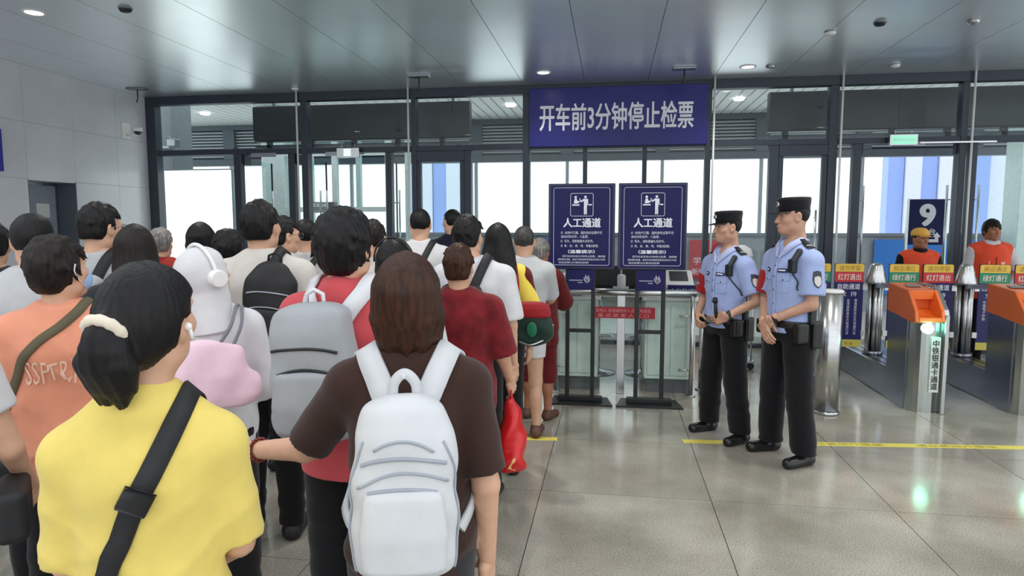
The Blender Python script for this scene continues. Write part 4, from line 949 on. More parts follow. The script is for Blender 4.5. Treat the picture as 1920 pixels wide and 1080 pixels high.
# ------------------------------------------------------------------ a clothed person
ARM = {'down': ((0.050, -0.02, -0.275), (0.055, 0.05, -0.52)), 'relaxed': ((0.06, -0.03, -0.27), (0.05, 0.09, -0.50)), 'phone': ((0.05, 0.03, -0.27), (-0.04, 0.22, -0.20)),
       'front': ((0.07, 0.0, -0.265), (-0.03, 0.18, -0.40)), 'clasp': ((0.075, 0.0, -0.265), (-0.115, 0.155, -0.40)), 'strap': ((0.06, 0.03, -0.27), (-0.06, 0.16, -0.10)), 'forward': ((0.03, 0.14, -0.235), (-0.02, 0.36, -0.30)), 'hip': ((0.15, -0.09, -0.22), (-0.01, 0.03, -0.37))}
class Person: pass
def person(label, X, Y, rot, H, top, bottom, hair, arms=('down', 'down'), head=(0, 0, 0), fem=False, build=1.0, lean=0.0, skin=None, res=0.012, feet=None, shoes=None, headres=0.007, hands=((0.35, 0.6), (0.35, 0.6)), group='passengers in the queue', legskin=False, facehair=None, neckpos=None, shz=1.355):
    P = Person(); skin = skin or M_skin
    P.s = H / 1.712; P.fem = fem
    e = empty('person', (X, Y, 0), math.radians(rot)); P.e = e; tag(e, label, 'person', group)
    sw = (0.158 if fem else 0.176) * build; bw = build
    Lz = lambda z: lean * max(0.0, z - 0.92)
    tw = lambda z, rx, ry: (z, 0.0, Lz(z) + (-0.012 if z > 1.25 else 0.0), rx * bw, ry * bw)
    if fem: TP = [tw(0.84, .160, .115), tw(0.93, .168, .120), tw(1.06, .128, .098), tw(1.18, .138, .106), tw(1.29, .150, .114), tw(1.355, .140, .094), tw(1.41, .085, .066), tw(1.46, .050, .052)]
    else: TP = [tw(0.84, .155, .110), tw(0.93, .160, .115), tw(1.06, .143, .105), tw(1.20, .156, .112), tw(1.30, .170, .116), tw(1.365, .156, .096), tw(1.42, .092, .070), tw(1.47, .056, .056)]
    ly = Lz(1.39)
    sh = [np.array([q * sw, ly - 0.008, shz]) for q in (-1, 1)]
    def armpts(i):
        a = arms[i]; a = ARM[a] if isinstance(a, str) else a; q = (-1, 1)[i]
        E = sh[i] + np.array([q * a[0][0], a[0][1], a[0][2]]); W = sh[i] + np.array([q * a[1][0], a[1][1], a[1][2]])
        return E, W
    P.arm = [armpts(0), armpts(1)]; P.sh = sh
    feet = feet or ((-0.10, 0.0), (0.10, 0.02))
    hips = [np.array([q * 0.082 * bw, 0.0, 0.90]) for q in (-1, 1)]
    ank = [np.array([f[0], f[1] - 0.02, 0.085]) for f in feet]
    kne = [(hips[i] * 0.46 + ank[i] * 0.54) + np.array([0, 0.018, 0]) for i in (0, 1)]
    P.ank = ank
    ns = np.array([0, Lz(1.46) - 0.022, 1.43]); R = rot3(math.radians(head[0]), math.radians(-head[1]), math.radians(head[2]))
    piv = np.array([0, Lz(1.50) - 0.018, 1.495]); hc = piv + rot3(math.radians(head[0]) * 0.4, math.radians(-head[1]), math.radians(head[2])) @ np.array([0, 0.018, 0.098])
    if neckpos is not None: hc = hc + np.array(neckpos)
    P.hc, P.hR = hc, R
    # --- body
    b = Sdf(); b.loft(TP, 0)
    for i in (0, 1):
        q = (-1, 1)[i]; E, W = P.arm[i]
        b.cone((q * 0.05, ly - 0.012, 1.425), sh[i], 0.045, 0.052, 0.04); b.cone(sh[i], E, 0.050 * bw, 0.039 * bw, 0.02); b.cone(E, W, 0.039 * bw, 0.027, 0.015)
        b.cone(hips[i], kne[i], 0.088 * bw, 0.056, 0.03); b.cone(kne[i], ank[i], 0.055, 0.037, 0.02); b.ell(kne[i] * 0.62 + ank[i] * 0.38 + np.array([0, -0.018, 0]), (0.046, 0.05, 0.10), 0.03)
        b.ell((ank[i][0], ank[i][1] + 0.04, 0.036), (0.028, 0.075, 0.022), 0.02)
    b.cone(ns, hc + R @ np.array([0, -0.025, -0.05]), 0.056 if not fem else 0.050, 0.052 if not fem else 0.047, 0.03)
    P.body = b
    parts = [b.mesh(0.013)]
    hv, hq = head_mesh(fem, headres); parts.append((hv @ R.T + hc, hq))
    for i in (0, 1):
        E, W = P.arm[i]; q = (-1, 1)[i]; d = (W - E) / np.linalg.norm(W - E)
        cu, th = hands[i][:2]; palm = np.array(hands[i][2]) if len(hands[i]) > 2 else np.array([-q * 0.75, 0.35, 0.1])
        hd = np.array(hands[i][3], float) / np.linalg.norm(hands[i][3]) if len(hands[i]) > 3 else d
        n = palm - hd * (palm @ hd); n /= np.linalg.norm(n); sx = np.cross(n, -hd)
        v, fq = hand_mesh(cu, th)
        # thumb side: forward/up for a hand hanging with its palm inwards
        flip = -1 if (sx @ np.array([-q * 0.4, 1.0, 0.3])) < 0 else 1
        v2 = v * np.array([flip, 1, 1]); Bm = np.stack([sx, n, -hd], 1)
        parts.append((v2 @ Bm.T + W, fq if flip > 0 else fq[:, ::-1]))
    s_ = P.s
    xf = lambda V: V * s_
    P.xf = xf
    np_obj('body', parts, skin, e, xf)
    # --- top garment
    t = Sdf(); lo_ = top.get('loose', 0.02); hem = top.get('hem', 0.88); sl = top.get('sleeve', 0.62)
    TT = [(z, cx, cy, max(rx, top.get('minw', 0.14) * bw), max(ry, top.get('mind', 0.105) * bw)) for z, cx, cy, rx, ry in TP if z < 1.30] + [p_ for p_ in TP if p_[0] >= 1.30]
    TT = [(hem - 0.04, 0, 0, TT[0][3] + top.get('flare', 0), TT[0][4] + top.get('flare', 0))] + [p_ for p_ in TT if p_[0] > hem + 0.02]
    t.loft(TT, 0, inf=lo_)
    for i in (0, 1):
        q = (-1, 1)[i]; E, W = P.arm[i]
        t.cone((q * 0.050, ly - 0.012, 1.414), sh[i] + np.array([0, 0, -0.002]), 0.046 + lo_ * 0.6, 0.052 + lo_ * 0.6, 0.05)
        if sl > 0:
            f = min(sl, 1.0); B_ = sh[i] + (E - sh[i]) * f; wide = top.get('sleevew', 0.012)
            t.cone(sh[i], B_, 0.052 * bw + lo_ * 0.8, 0.042 * bw + lo_ * 0.8 + wide, 0.025, cap=sl <= 1.0)
            if sl > 1.0:
                C_ = E + (W - E) * min(sl - 1.0, 0.97); t.cone(E, C_, 0.043 * bw + lo_ * 0.8 + wide, 0.030 + lo_ * 0.7 + wide * 0.5, 0.02, cap=True)
    seed = abs(hash(label)) % 1000 if False else sum(ord(c) * (i + 1) for i, c in enumerate(label)) % 997
    rr = random.Random(seed); ph = [rr.uniform(0, 6.28) for _ in range(6)]; wa = top.get('wrinkle', 0.0035)
    if wa:
        def folds(x, y, z):
            a = np.abs(np.sin(11 * x + 15 * z + 2.2 * np.sin(7 * z + 5 * x + ph[0]) + ph[1])); b_ = np.abs(np.sin(13 * x - 17 * z + 2.0 * np.sin(6 * z + ph[3]) + 6 * y + ph[2]))
            low = np.clip((1.36 - z) * 3.0, 0.25, 1.0)
            return wa * low * (1.5 * a ** 0.7 + 1.3 * b_ ** 0.7 - 1.6)
        t.disp(folds)
    t.half((0, 0, -1), -hem)
    col = top.get('collar', 'crew')
    cy0 = Lz(1.46) - 0.018
    if col == 'crew': t.cone((0, cy0 - 0.002, 1.435), (0, cy0 + 0.002, 1.452), 0.068 if not fem else 0.060, 0.064 if not fem else 0.057, 0.015, cap=True)
    elif col == 'polo': t.cone((0, cy0 - 0.004, 1.425), (0, cy0 + 0.0, 1.485), 0.082 if not fem else 0.078, 0.066 if not fem else 0.064, 0.012, cap=True)
    elif col == 'open':
        t.cone((0, cy0 + 0.055, 1.53), (0, cy0 + 0.125, 1.375), 0.062, 0.006, 0.008, mode='s')
    elif col == 'hood':
        t.cone((-0.085, cy0 + 0.01, 1.445), (0, cy0 - 0.055, 1.455), 0.034, 0.036, 0.03); t.cone((0.085, cy0 + 0.01, 1.445), (0, cy0 - 0.055, 1.455), 0.034, 0.036, 0.03)
        t.ell((0, cy0 - 0.075, 1.40), (0.10, 0.035, 0.065), 0.03)
    P.top = t
    if not top.get('none'):
        P.top_obj = np_obj(top.get('name', 'shirt'), [t.mesh(res)], top['mat'], e, xf)
    # --- lower garment
    p = Sdf(); bl = bottom.get('loose', 0.014); kind = bottom.get('kind', 'trousers')
    WZ = bottom.get('waist', 1.0)
    p.loft([(0.82, 0, 0, 0.15 * bw, 0.105 * bw), (0.90, 0, 0, 0.165 * bw, 0.118 * bw), (WZ, 0, 0, 0.150 * bw, 0.108 * bw)], 0, inf=bl * 0.7)
    if kind in ('trousers', 'shorts'):
        for i in (0, 1):
            hemz = bottom.get('hem', 0.075 if kind == 'trousers' else 0.55)
            p.cone(hips[i], kne[i], 0.090 * bw + bl * 0.6, 0.062 + bl, 0.025)
            if hemz < 0.4: p.cone(kne[i], ank[i] + np.array([0, 0, -0.03]), 0.062 + bl, bottom.get('cuff', 0.048) + bl, 0.02)
        p.half((0, 0, -1), -hemz)
        p.disp(lambda x, y, z: 0.004 * np.sin(38 * z + 14 * x + 2 * np.sin(17 * z + ph[4]) + ph[5]) * np.clip(1.05 - z, 0.15, 1))
    else:
        hz = bottom.get('hem', 0.48); fl_ = bottom.get('flare', 0.06)
        p.loft([(hz, 0, 0, 0.165 * bw + fl_, 0.125 * bw + fl_), (0.90, 0, 0, 0.168 * bw, 0.12 * bw), (WZ, 0, 0, 0.14, 0.10)], 0, inf=bl)
        p.disp(lambda x, y, z: 0.006 * np.sin(9 * np.arctan2(y, x) + ph[4]) * np.clip((0.9 - z) * 2, 0, 1))
    P.pants = p
    np_obj(bottom.get('name', kind), [p.mesh(max(res, 0.011))], bottom['mat'], e, xf)
    # --- shoes
    sm = shoes or mat('dark_shoe', (0.012, 0.012, 0.013), 0.5)
    for i in (0, 1):
        z_ = Sdf(); ax, ay = ank[i][0], ank[i][1]; tx = 0.02 * (-1, 1)[i]
        z_.cone((ax, ay - 0.035, 0.040), (ax + tx, ay + 0.14, 0.030), 0.046, 0.040, 0.0, flat=(1, 1, 0.95)); z_.cone((ax, ay - 0.01, 0.05), (ax, ay, 0.095), 0.050, 0.044, 0.02, cap=True)
        z_.half((0, 0, -1), 0.0)
        np_obj('shoe', [z_.mesh(0.009)], sm, e, xf)
    # --- hair
    if hair:
        hk, hm = hair[0], hair[1]; hs = hair[2] if len(hair) > 2 else seed; hh = hair[3] if len(hair) > 3 else 0.006
        v, q = hair_mesh(hk, hs, hh, fem)
        P.hair = np_obj('hair', [(v @ R.T + hc, q)], hm, e, xf)
    return P
def on_head(P, V): return (np.asarray(V) @ P.hR.T + P.hc) * P.s
def head_part(P, name, mb, m):
    mb.v = [tuple(x) for x in on_head(P, np.array(mb.v))]
    return mb.build(name, m, P.e)
def face(P, brow=H_blk):
    hs = head_sdf(P.fem)
    eyes = MB()
    for q in (-1, 1):
        c = hs.project([(q * 0.031, 0.09, 0.003)], -0.0035)[0]; eyes.sphere(c, 0.0095, 10, (1.25, 0.75, 0.52))
    head_part(P, 'eyes', eyes, mat('dark_eye', (0.015, 0.010, 0.009), 0.25))
    br = MB()
    for q in (-1, 1): br.tube(hs.project([(q * x, 0.09, z) for x, z in ((0.013, 0.0195), (0.022, 0.0225), (0.033, 0.0235), (0.045, 0.020))], 0.0005), [0.0022, 0.0032, 0.003, 0.0015], 6)
    head_part(P, 'eyebrows', br, brow)
    lp = MB(); lp.tube(hs.project([(-0.021, 0.08, -0.064), (-0.010, 0.09, -0.063), (0, 0.095, -0.064), (0.010, 0.09, -0.063), (0.021, 0.08, -0.064)], -0.001), [0.002, 0.0042, 0.0046, 0.0042, 0.002], 8)
    head_part(P, 'lips', lp, mat('lip', srgb(176, 104, 96), 0.5))
def catmull(pts, n=10):
    pts = [np.array(p, float) for p in pts]; Q = [2 * pts[0] - pts[1]] + pts + [2 * pts[-1] - pts[-2]]; out = []
    for i in range(1, len(Q) - 2):
        for k in range(n):
            t = k / n; a, b, c, d = Q[i - 1], Q[i], Q[i + 1], Q[i + 2]
            out.append(0.5 * (2 * b + (c - a) * t + (2 * a - 5 * b + 4 * c - d) * t * t + (3 * b - a - 3 * c + d) * t ** 3))
    out.append(pts[-1]); return np.array(out)
def ribbon(name, sdf, pts, w, th, m, parent, off=0.004, n=10, scale=1.0, proj=True, tr=None, normals=None):
    """a flat band lying on a distance field along control points"""
    C = catmull(pts, n)
    if proj:
        C = sdf.project(C, off + th / 2)
        for _ in range(2): C[1:-1] = 0.25 * C[:-2] + 0.5 * C[1:-1] + 0.25 * C[2:]
        N = sdf.grad(C)
    else: N = np.tile(np.array(normals, float), (len(C), 1)) if np.ndim(normals) == 1 else np.array(normals)
    T = np.gradient(C, axis=0); T /= np.linalg.norm(T, axis=1, keepdims=True) + 1e-9
    B = np.cross(T, N); B /= np.linalg.norm(B, axis=1, keepdims=True) + 1e-9; N = np.cross(B, T)
    ww = np.interp(np.linspace(0, 1, len(C)), np.linspace(0, 1, len(w)), w) if np.ndim(w) else np.full(len(C), w)
    vs = []
    for c, nn, bb, q in zip(C, N, B, ww):
        for a, d in ((-1, -.5), (-.92, .5), (.92, .5), (1, -.5)): vs.append((c + bb * a * q / 2 + nn * d * th) * scale)
    m_ = len(C); fs = [(i * 4 + k, i * 4 + (k + 1) % 4, (i + 1) * 4 + (k + 1) % 4, (i + 1) * 4 + k) for i in range(m_ - 1) for k in range(4)]
    fs += [(0, 1, 2, 3), ((m_ - 1) * 4 + 3, (m_ - 1) * 4 + 2, (m_ - 1) * 4 + 1, (m_ - 1) * 4)]
    if tr is not None: vs = [tuple(tr(np.array(v))) for v in vs]
    mb = MB().add(vs, fs, True); 
    return mb.build(name, m, parent)
def worn(P, name, label, cat, base, group=None):
    """Empty for a thing a person wears, at its base in that person's frame; children keep the person's coordinates"""
    rz = P.e.rotation_euler.z; b = np.array(base) * P.s
    w = Matrix.Translation(P.e.location) @ Matrix.Rotation(rz, 4, 'Z')
    e = empty(name, w @ Vector(b), rz); tag(e, label, cat, group)
    e['_'] = 0; del e['_']
    P_tr = lambda V: np.asarray(V) - b
    return e, P_tr
# ================================================================== PEOPLE
def spot(px, ff):
    """floor point seen in picture column px at distance ff along the lens axis"""
    r = (px - 960) / F_PX * ff; c, s = math.cos(YAW), math.sin(YAW); f = ff * math.cos(PITCH)
    return r * c - f * s, r * s + f * c
def height(py, ff): return CAM_H + ff * ((540 - py) / F_PX * math.cos(PITCH) - math.sin(PITCH))
def someone(label, px, py, ff, rel, top, bottom, hair, H=None, dx=0.0, **kw):
    X, Y = spot(px, ff); ray = math.degrees(math.atan2(-X, Y))
    return person(label, X + dx, Y, ray + rel, H or height(py, ff), top, bottom, hair, **kw)
C_blk = cloth('black', (20, 20, 23)); C_white = cloth('white', (212, 212, 215)); C_cream = cloth('cream', (212, 206, 198)); C_grey = cloth('light_grey', (186, 188, 190)); C_navy = cloth('navy', (26, 28, 48)); C_jean = cloth('pale_denim', (140, 158, 186)); C_red = cloth('coral_red', (196, 78, 84)); C_wine = cloth('wine_red', (112, 26, 32), var=0.35); C_orange = cloth('peach_orange', (230, 154, 124)); C_yel = cloth('lemon_yellow', (230, 207, 112)); C_brown = cloth('dark_brown', (58, 38, 32)); C_dkred = cloth('maroon', (96, 24, 26)); C_charc = cloth('charcoal', (44, 45, 50)); C_khaki = cloth('khaki', (120, 112, 96))
M_nyl = mat('black_nylon', (0.010, 0.010, 0.012), 0.6, 0, 0.2, 30, bump=0.3, bscale=600)
def box_part(name, c, h, m, parent, tr, P, rad=0.01, res=0.007, R=None, p=None):
    return np_obj(name, [Sdf().box(c, h, rad, R=R).mesh(res)], m, parent, lambda V: tr(P.xf(V)))
def bag_strap(P, e, tr, name, pts, w, th, m, off=0.004, sdf=None): return ribbon(name, sdf or P.top, pts, w, th, m, e, off, 8, P.s, tr=tr)
def backpack(P, label, m, m2, size=(0.28, 0.42, 0.13), zc=1.17, dx=0.0, straps=(True, True), strapm=None, p=3.2, taper=0.85, handle=True, detail=None, tilt=0.0, res=0.008, strapw=0.055, sx=0.092):
    w, hh, d = size; yb = -0.135 - d / 2; z0, z1 = zc - hh / 2, zc + hh / 2
    e, tr = worn(P, 'backpack', label, 'backpack', (dx, yb, z0), 'backpacks worn in the queue')
    R_ = rot3(0, 0, tilt)
    pv = np.array([dx, yb, zc])
    T = lambda V: tr(P.xf((np.asarray(V) - pv) @ R_.T + pv))
    s = Sdf(); s.loft([(z0, dx, yb, w / 2 * 0.90, d / 2 * 0.8), (z0 + 0.05, dx, yb, w / 2, d / 2), (zc, dx, yb, w / 2, d / 2), (z1 - 0.09, dx, yb + 0.005, w / 2 * 0.95, d / 2 * 0.95), (z1 - 0.03, dx, yb + 0.015, w / 2 * taper, d / 2 * 0.8), (z1, dx, yb + 0.02, w / 2 * taper * 0.75, d / 2 * 0.6)], 0, p=p, rnd=0.03)
    s.disp(lambda x, y, z: 0.0022 * np.sin(17 * x + 21 * z + 3 * np.sin(11 * z)) + 0.0012 * np.sin(39 * x - 25 * z))
    np_obj('bag_body', [s.mesh(res)], m, e, T)
    q = Sdf(); q.loft([(z0 + 0.03, dx, yb - d / 2 + 0.005, w * 0.38, 0.026), (z0 + hh * 0.28, dx, yb - d / 2 + 0.004, w * 0.41, 0.032), (z0 + hh * 0.50, dx, yb - d / 2 + 0.006, w * 0.36, 0.022), (z0 + hh * 0.54, dx, yb - d / 2 + 0.01, w * 0.30, 0.012)], 0, p=3.0, rnd=0.015)
    np_obj('front_pocket', [q.mesh(res)], m, e, T)
    # zips
    for zz, f, nm in ((0.70, 0.44, 'zip'), (0.545, 0.33, 'zip')):
        pts = [(dx + w * f * t, yb - d / 2 - 0.02, z0 + hh * (zz - 0.025 * t * t)) for t in (-1, -.6, -.2, .2, .6, 1)]
        C = s.project(catmull(pts, 5), 0.002); N = s.grad(C)
        ribbon(nm, None, [tuple(v) for v in C], 0.009, 0.004, m2, e, n=2, proj=False, normals=N[np.linspace(0, len(C) - 1, (len(C) - 1) * 2 + 1).round().astype(int)], tr=lambda v: T(v[None])[0])
    if handle:
        MB().tube(T([(dx - 0.03, yb + d * 0.25, z1 - 0.02), (dx - 0.028, yb + d * 0.25, z1 + 0.025), (dx, yb + d * 0.25, z1 + 0.04), (dx + 0.028, yb + d * 0.25, z1 + 0.025), (dx + 0.03, yb + d * 0.25, z1 - 0.02)]), 0.007, 6).build('top_handle', strapm or m, e)
    sm = strapm or m
    for i, on in enumerate(straps):
        q_ = (-1, 1)[i]
        if not on: continue
        bag_strap(P, e, tr, 'shoulder_strap', [(q_ * 0.055 + dx * .5, -0.16, min(z1 - 0.02, 1.36)), (q_ * (sx * .5 + .03), -0.10, 1.42), (q_ * sx, -0.02, 1.47), (q_ * (sx + .008), 0.07, 1.42), (q_ * (sx + .01), 0.12, 1.30), (q_ * 0.13, 0.12, 1.15), (q_ * 0.17, 0.02, 1.06), (q_ * 0.15, -0.11, z0 + 0.06)], [strapw, strapw, strapw, strapw, strapw, strapw * .6, strapw * .45, strapw * .45], 0.010, sm)
    return e, T, s
def sling(P, label, pts, m, w=0.04, bag=None, name='crossbody_bag', cat='bag', group=None):
    e, tr = worn(P, name, label, cat, pts[-1], group)
    bag_strap(P, e, tr, 'strap', pts, w, 0.004, m)
    if bag:
        c, h, bm = bag; np_obj('pouch', [Sdf().box(c, h, min(h) * 0.6).mesh(0.008)], bm, e, lambda V: tr(P.xf(V)))
    return e, tr
def decal(P, name, sdf, c, out, up, poly, m, off=0.003, parent=None):
    """a flat badge pressed on cloth; poly in metres on the plane facing out"""
    out = np.array(out, float); out /= np.linalg.norm(out); up = np.array(up, float); up = up - out * (up @ out); up /= np.linalg.norm(up); sx = np.cross(up, out)
    c = np.array(c, float); pts = np.array([c] + [c + sx * a + up * b for a, b in poly]); pts = sdf.project(pts, off); n = len(poly)
    N = sdf.grad(pts); V = np.concatenate([pts, pts - N * (off + 0.002)])
    fs = [(0, 1 + i, 1 + (i + 1) % n) for i in range(n)] + [(1 + (i + 1) % n, 1 + i, n + 2 + i, n + 2 + (i + 1) % n) for i in range(n)]
    return MB().add(V * P.s, fs).build(name, m, parent or P.e)
def circ(r, n=14, sy=1.0): return [(r * math.cos(2 * math.pi * k / n), r * sy * math.sin(2 * math.pi * k / n)) for k in range(n)]
def rect(w, h): return [(-w / 2, -h / 2), (0, -h / 2), (w / 2, -h / 2), (w / 2, 0), (w / 2, h / 2), (0, h / 2), (-w / 2, h / 2), (-w / 2, 0)]
def cloth_text(P, name, body, sdf, c, out, up, w, h, m, bold=0.01, off=0.004, bend=0.0):
    a, fs, tw, th = text_mesh(body, bold, 2)
    out = np.array(out, float); out /= np.linalg.norm(out); up = np.array(up, float); up = up - out * (up @ out); up /= np.linalg.norm(up); sx = np.cross(up, out)
    u = a[:, 0] * w / tw; v = a[:, 1] * h / th + bend * (1 - (2 * u / w) ** 2)
    V = sdf.project(np.array(c) + sx * u[:, None] + up * v[:, None], off, 6)
    return MB().add(V * P.s, fs).build(name, m, P.e)
def phone(P, c, n, up, label):
    e, tr = worn(P, 'phone', label, 'phone', c, 'phones held in the queue')
    n = np.array(n, float); n /= np.linalg.norm(n); up = np.array(up, float); up = up - n * (up @ n); up /= np.linalg.norm(up); sx = np.cross(up, n)
    def slab(w, h, t0, t1): return [np.array(c) + sx * a * w + up * b * h + n * t for t in (t0, t1) for a, b in ((-1, -1), (1, -1), (1, 1), (-1, 1))]
    F6 = [(3, 2, 1, 0), (4, 5, 6, 7), (0, 1, 5, 4), (1, 2, 6, 5), (2, 3, 7, 6), (3, 0, 4, 7)]
    MB().add(tr(np.array(slab(0.037, 0.078, 0, 0.008)) * P.s), F6).build('case', M_black, e, 0.002)
    MB().add(tr(np.array(slab(0.033, 0.072, 0.0082, 0.0086)) * P.s), F6).build('screen', mat('phone_screen', srgb(90, 100, 120), 0.2, emit=0.3), e)

# ---- 1 woman in yellow, nearest the camera
P1 = someone('woman in yellow polo with a low ponytail and cream hair tie, nearest the camera', 262, 512, 1.32, -12, dict(mat=C_yel, collar='polo', loose=0.018, sleeve=0.95, sleevew=0.010, hem=0.80, wrinkle=0.006, minw=0.15), dict(mat=C_jean), ('tied', H_blk, 3, 0.0045), fem=True, head=(-25, -8, 4), arms=(((0.035, 0.05, -0.26), (-0.05, 0.22, -0.38)), ((0.035, 0.05, -0.26), (-0.05, 0.22, -0.38))), res=0.008, headres=0.005, build=0.87, neckpos=(0.015, 0, 0.022), shz=1.335, group='nearest passengers')
ax_ = Vector((0, -1, -0.55)).normalized(); au_ = Vector((1, 0, 0)); av_ = ax_.cross(au_)
MBt = MB().tube([Vector((0, -0.136, 0.012)) + au_ * (0.034 * math.cos(a)) + av_ * (0.032 * math.sin(a)) for a in [2 * math.pi * k / 30 for k in range(30)]], [0.0115 + 0.0012 * math.sin(k * 2.1) for k in range(30)], 10, True)
head_part(P1, 'hair_tie', MBt, cloth('cream_scrunchie', (226, 214, 196)))
head_part(P1, 'earbud', MB().sphere((0.079, 0.004, -0.012), 0.009, 10).cyl((0.081, 0.006, -0.014), (0.083, 0.012, -0.045), 0.0045, n=8), mat('earbud_white', (0.85, 0.85, 0.85), 0.3))
e, tr = sling(P1, 'black crossbody strap bag worn over the yellow polo', [(0.10, 0.11, 1.30), (0.098, 0.05, 1.42), (0.095, -0.02, 1.46), (0.062, -0.10, 1.385), (0.0, -0.14, 1.26), (-0.07, -0.14, 1.12), (-0.13, -0.11, 0.99), (-0.17, -0.05, 0.88), (-0.19, 0.02, 0.83)], M_nyl, 0.045, ((-0.225, 0.05, 0.74), (0.05, 0.11, 0.09), M_nyl))
bk = P1.top.project([(0.012, -0.14, 1.285), (-0.012, -0.14, 1.240)], 0.012)
ribbon('buckle', P1.top, [tuple(bk[0]), tuple((bk[0] + bk[1]) / 2), tuple(bk[1])], 0.062, 0.012, M_black, e, 0.006, 4, P1.s, tr=tr)
# ---- 2 woman with white backpack
P2 = someone('woman with chestnut bob, brown tee and white backpack, holding out her left arm', 765, 470, 1.68, -4, dict(mat=C_brown, collar='crew', loose=0.018, sleeve=0.88, sleevew=0.010, wrinkle=0.006, hem=0.82, minw=0.15), dict(mat=C_charc), ('bob', H_br, 5, 0.0045), fem=True, head=(-6, -9, 0), arms=(((0.150, 0.12, -0.21), (0.330, 0.27, -0.26)), ('down')), res=0.008, headres=0.005, build=0.97, group='nearest passengers', hands=((0.55, 0.8, (0, 0.4, -1)), (0.35, 0.6)))
M_wbag = mat('white_canvas', srgb(206, 208, 211), 0.75, 0, 0.05, 10, bump=0.2, bscale=500)
M_wseam = mat('white_seam', srgb(160, 166, 176), 0.7)
e2, T2, sB = backpack(P2, 'white canvas backpack on the woman with the chestnut bob', M_wbag, M_wseam, (0.255, 0.44, 0.13), 1.15, 0.0, strapm=M_wbag, taper=0.80, strapw=0.066, sx=0.118, handle=False, res=0.0065, p=2.8)
yb2 = -0.135 - 0.07
ribbon('top_handle', None, [(-0.030, -0.155, 1.345), (-0.026, -0.165, 1.395), (0, -0.168, 1.42), (0.026, -0.165, 1.395), (0.030, -0.155, 1.345)], 0.026, 0.007, M_wbag, e2, n=8, proj=False, normals=np.array([0, -1.0, 0.1]), tr=lambda v: T2(v[None])[0])
for zz, ww in ((1.29, 0.075), (1.205, 0.12)):
    C = sB.project(catmull([(ww * t, -0.3, zz - 0.03 * t * t) for t in (-1, -.5, 0, .5, 1)], 5), 0.002)
    MB().tube(T2(C), 0.0035, 6).build('piping', M_wseam, e2)
for q in (-1, 1):
    C = sB.project(catmull([(q * 0.10, -0.26, 1.28), (q * 0.15, -0.24, 1.15), (q * 0.15, -0.24, 1.0), (q * 0.14, -0.24, 0.92)], 5), 0.001)
    MB().tube(T2(C), 0.003, 6).build('piping', M_wseam, e2)
Wr = P2.arm[0][1]; Ed = (P2.arm[0][1] - P2.arm[0][0]); Ed /= np.linalg.norm(Ed); u_ = np.cross(Ed, [0, 0, 1]); u_ /= np.linalg.norm(u_); v_ = np.cross(Ed, u_)
br, trb = worn(P2, 'bead_bracelet', 'red bead bracelet on the outstretched left wrist', 'bracelet', tuple(Wr))
for k in range(18):
    a = 2 * math.pi * k / 18; MB().sphere(tuple(trb((Wr - Ed * 0.015 + (u_ * math.cos(a) + v_ * math.sin(a)) * 0.033) * P2.s)), 0.0062, 8).build('bead', mat('red_bead', srgb(110, 36, 30), 0.3), br)
# ---- 3 man in coral with grey backpack
P3 = someone('man in coral hooded tee with tousled black hair and grey backpack', 655, 394, 2.3, -26, dict(mat=C_red, collar='hood', loose=0.028, sleeve=0.95, sleevew=0.02, hem=0.82), dict(mat=C_blk), ('messy', H_blk, 11, 0.0045), head=(-8, -14, 3), arms=('phone', 'phone'), res=0.009, headres=0.006)
M_gbag = mat('grey_bag_cloth', srgb(158, 162, 166), 0.6, 0, 0.06, 12, bump=0.25, bscale=400)
e3, T3, s3 = backpack(P3, 'light grey backpack with white straps on the man in coral', M_gbag, M_black, (0.275, 0.43, 0.15), 1.205, -0.02, strapm=mat('pale_strap', srgb(214, 214, 218), 0.7), taper=0.9, strapw=0.06, p=3.6, tilt=-0.06)
# ---- 4 woman in peach orange with mask
P4 = someone('woman in peach orange tee with a blue face mask and short dark hair', 116, 446, 2.45, -14, dict(mat=C_orange, collar='crew', loose=0.034, sleeve=0.98, sleevew=0.025, hem=0.80, wrinkle=0.009, minw=0.16), dict(mat=C_blk), ('messy', H_dk, 7, 0.006), fem=True, head=(-36, -8, 0), arms=('front', 'front'), res=0.009)
cloth_text(P4, 'shirt_lettering', 'SSPTRY', P4.top, (-0.01, -0.22, 1.215), (-0.12, -1, 0), (0, 0, 1), 0.24, 0.075, mat('cream_print', srgb(238, 200, 176), 0.7), 0.0, 0.004, 0.0)
mk = Sdf(); mk.ell((0, 0.062, -0.052), (0.056, 0.052, 0.056), 0); mk.half((0, -1, 0.1), -0.045)
vm, qm = mk.mesh(0.005); np_obj('face_mask', [(vm @ P4.hR.T + P4.hc, qm)], mat('mask_blue', srgb(150, 190, 232), 0.8), P4.e, P4.xf)
for q in (-1, 1): head_part(P4, 'ear_loop', MB().tube([(q * 0.054, 0.055, -0.025), (q * 0.074, 0.015, 0.0), (q * 0.092, -0.012, 0.022), (q * 0.094, -0.022, 0.0), (q * 0.082, -0.005, -0.03), (q * 0.052, 0.05, -0.085)], 0.0024, 6), mat('loop_white', (0.85, 0.86, 0.88), 0.6))
sling(P4, 'olive crossbody strap worn over the peach tee', [(0.09, 0.06, 1.40), (0.080, -0.02, 1.45), (0.03, -0.12, 1.40), (-0.07, -0.16, 1.33), (-0.13, -0.15, 1.24), (-0.17, -0.09, 1.10), (-0.19, 0.0, 0.95)], mat('olive_web', srgb(96, 88, 66), 0.8), 0.035, ((-0.22, 0.06, 0.80), (0.04, 0.09, 0.07), M_nyl))
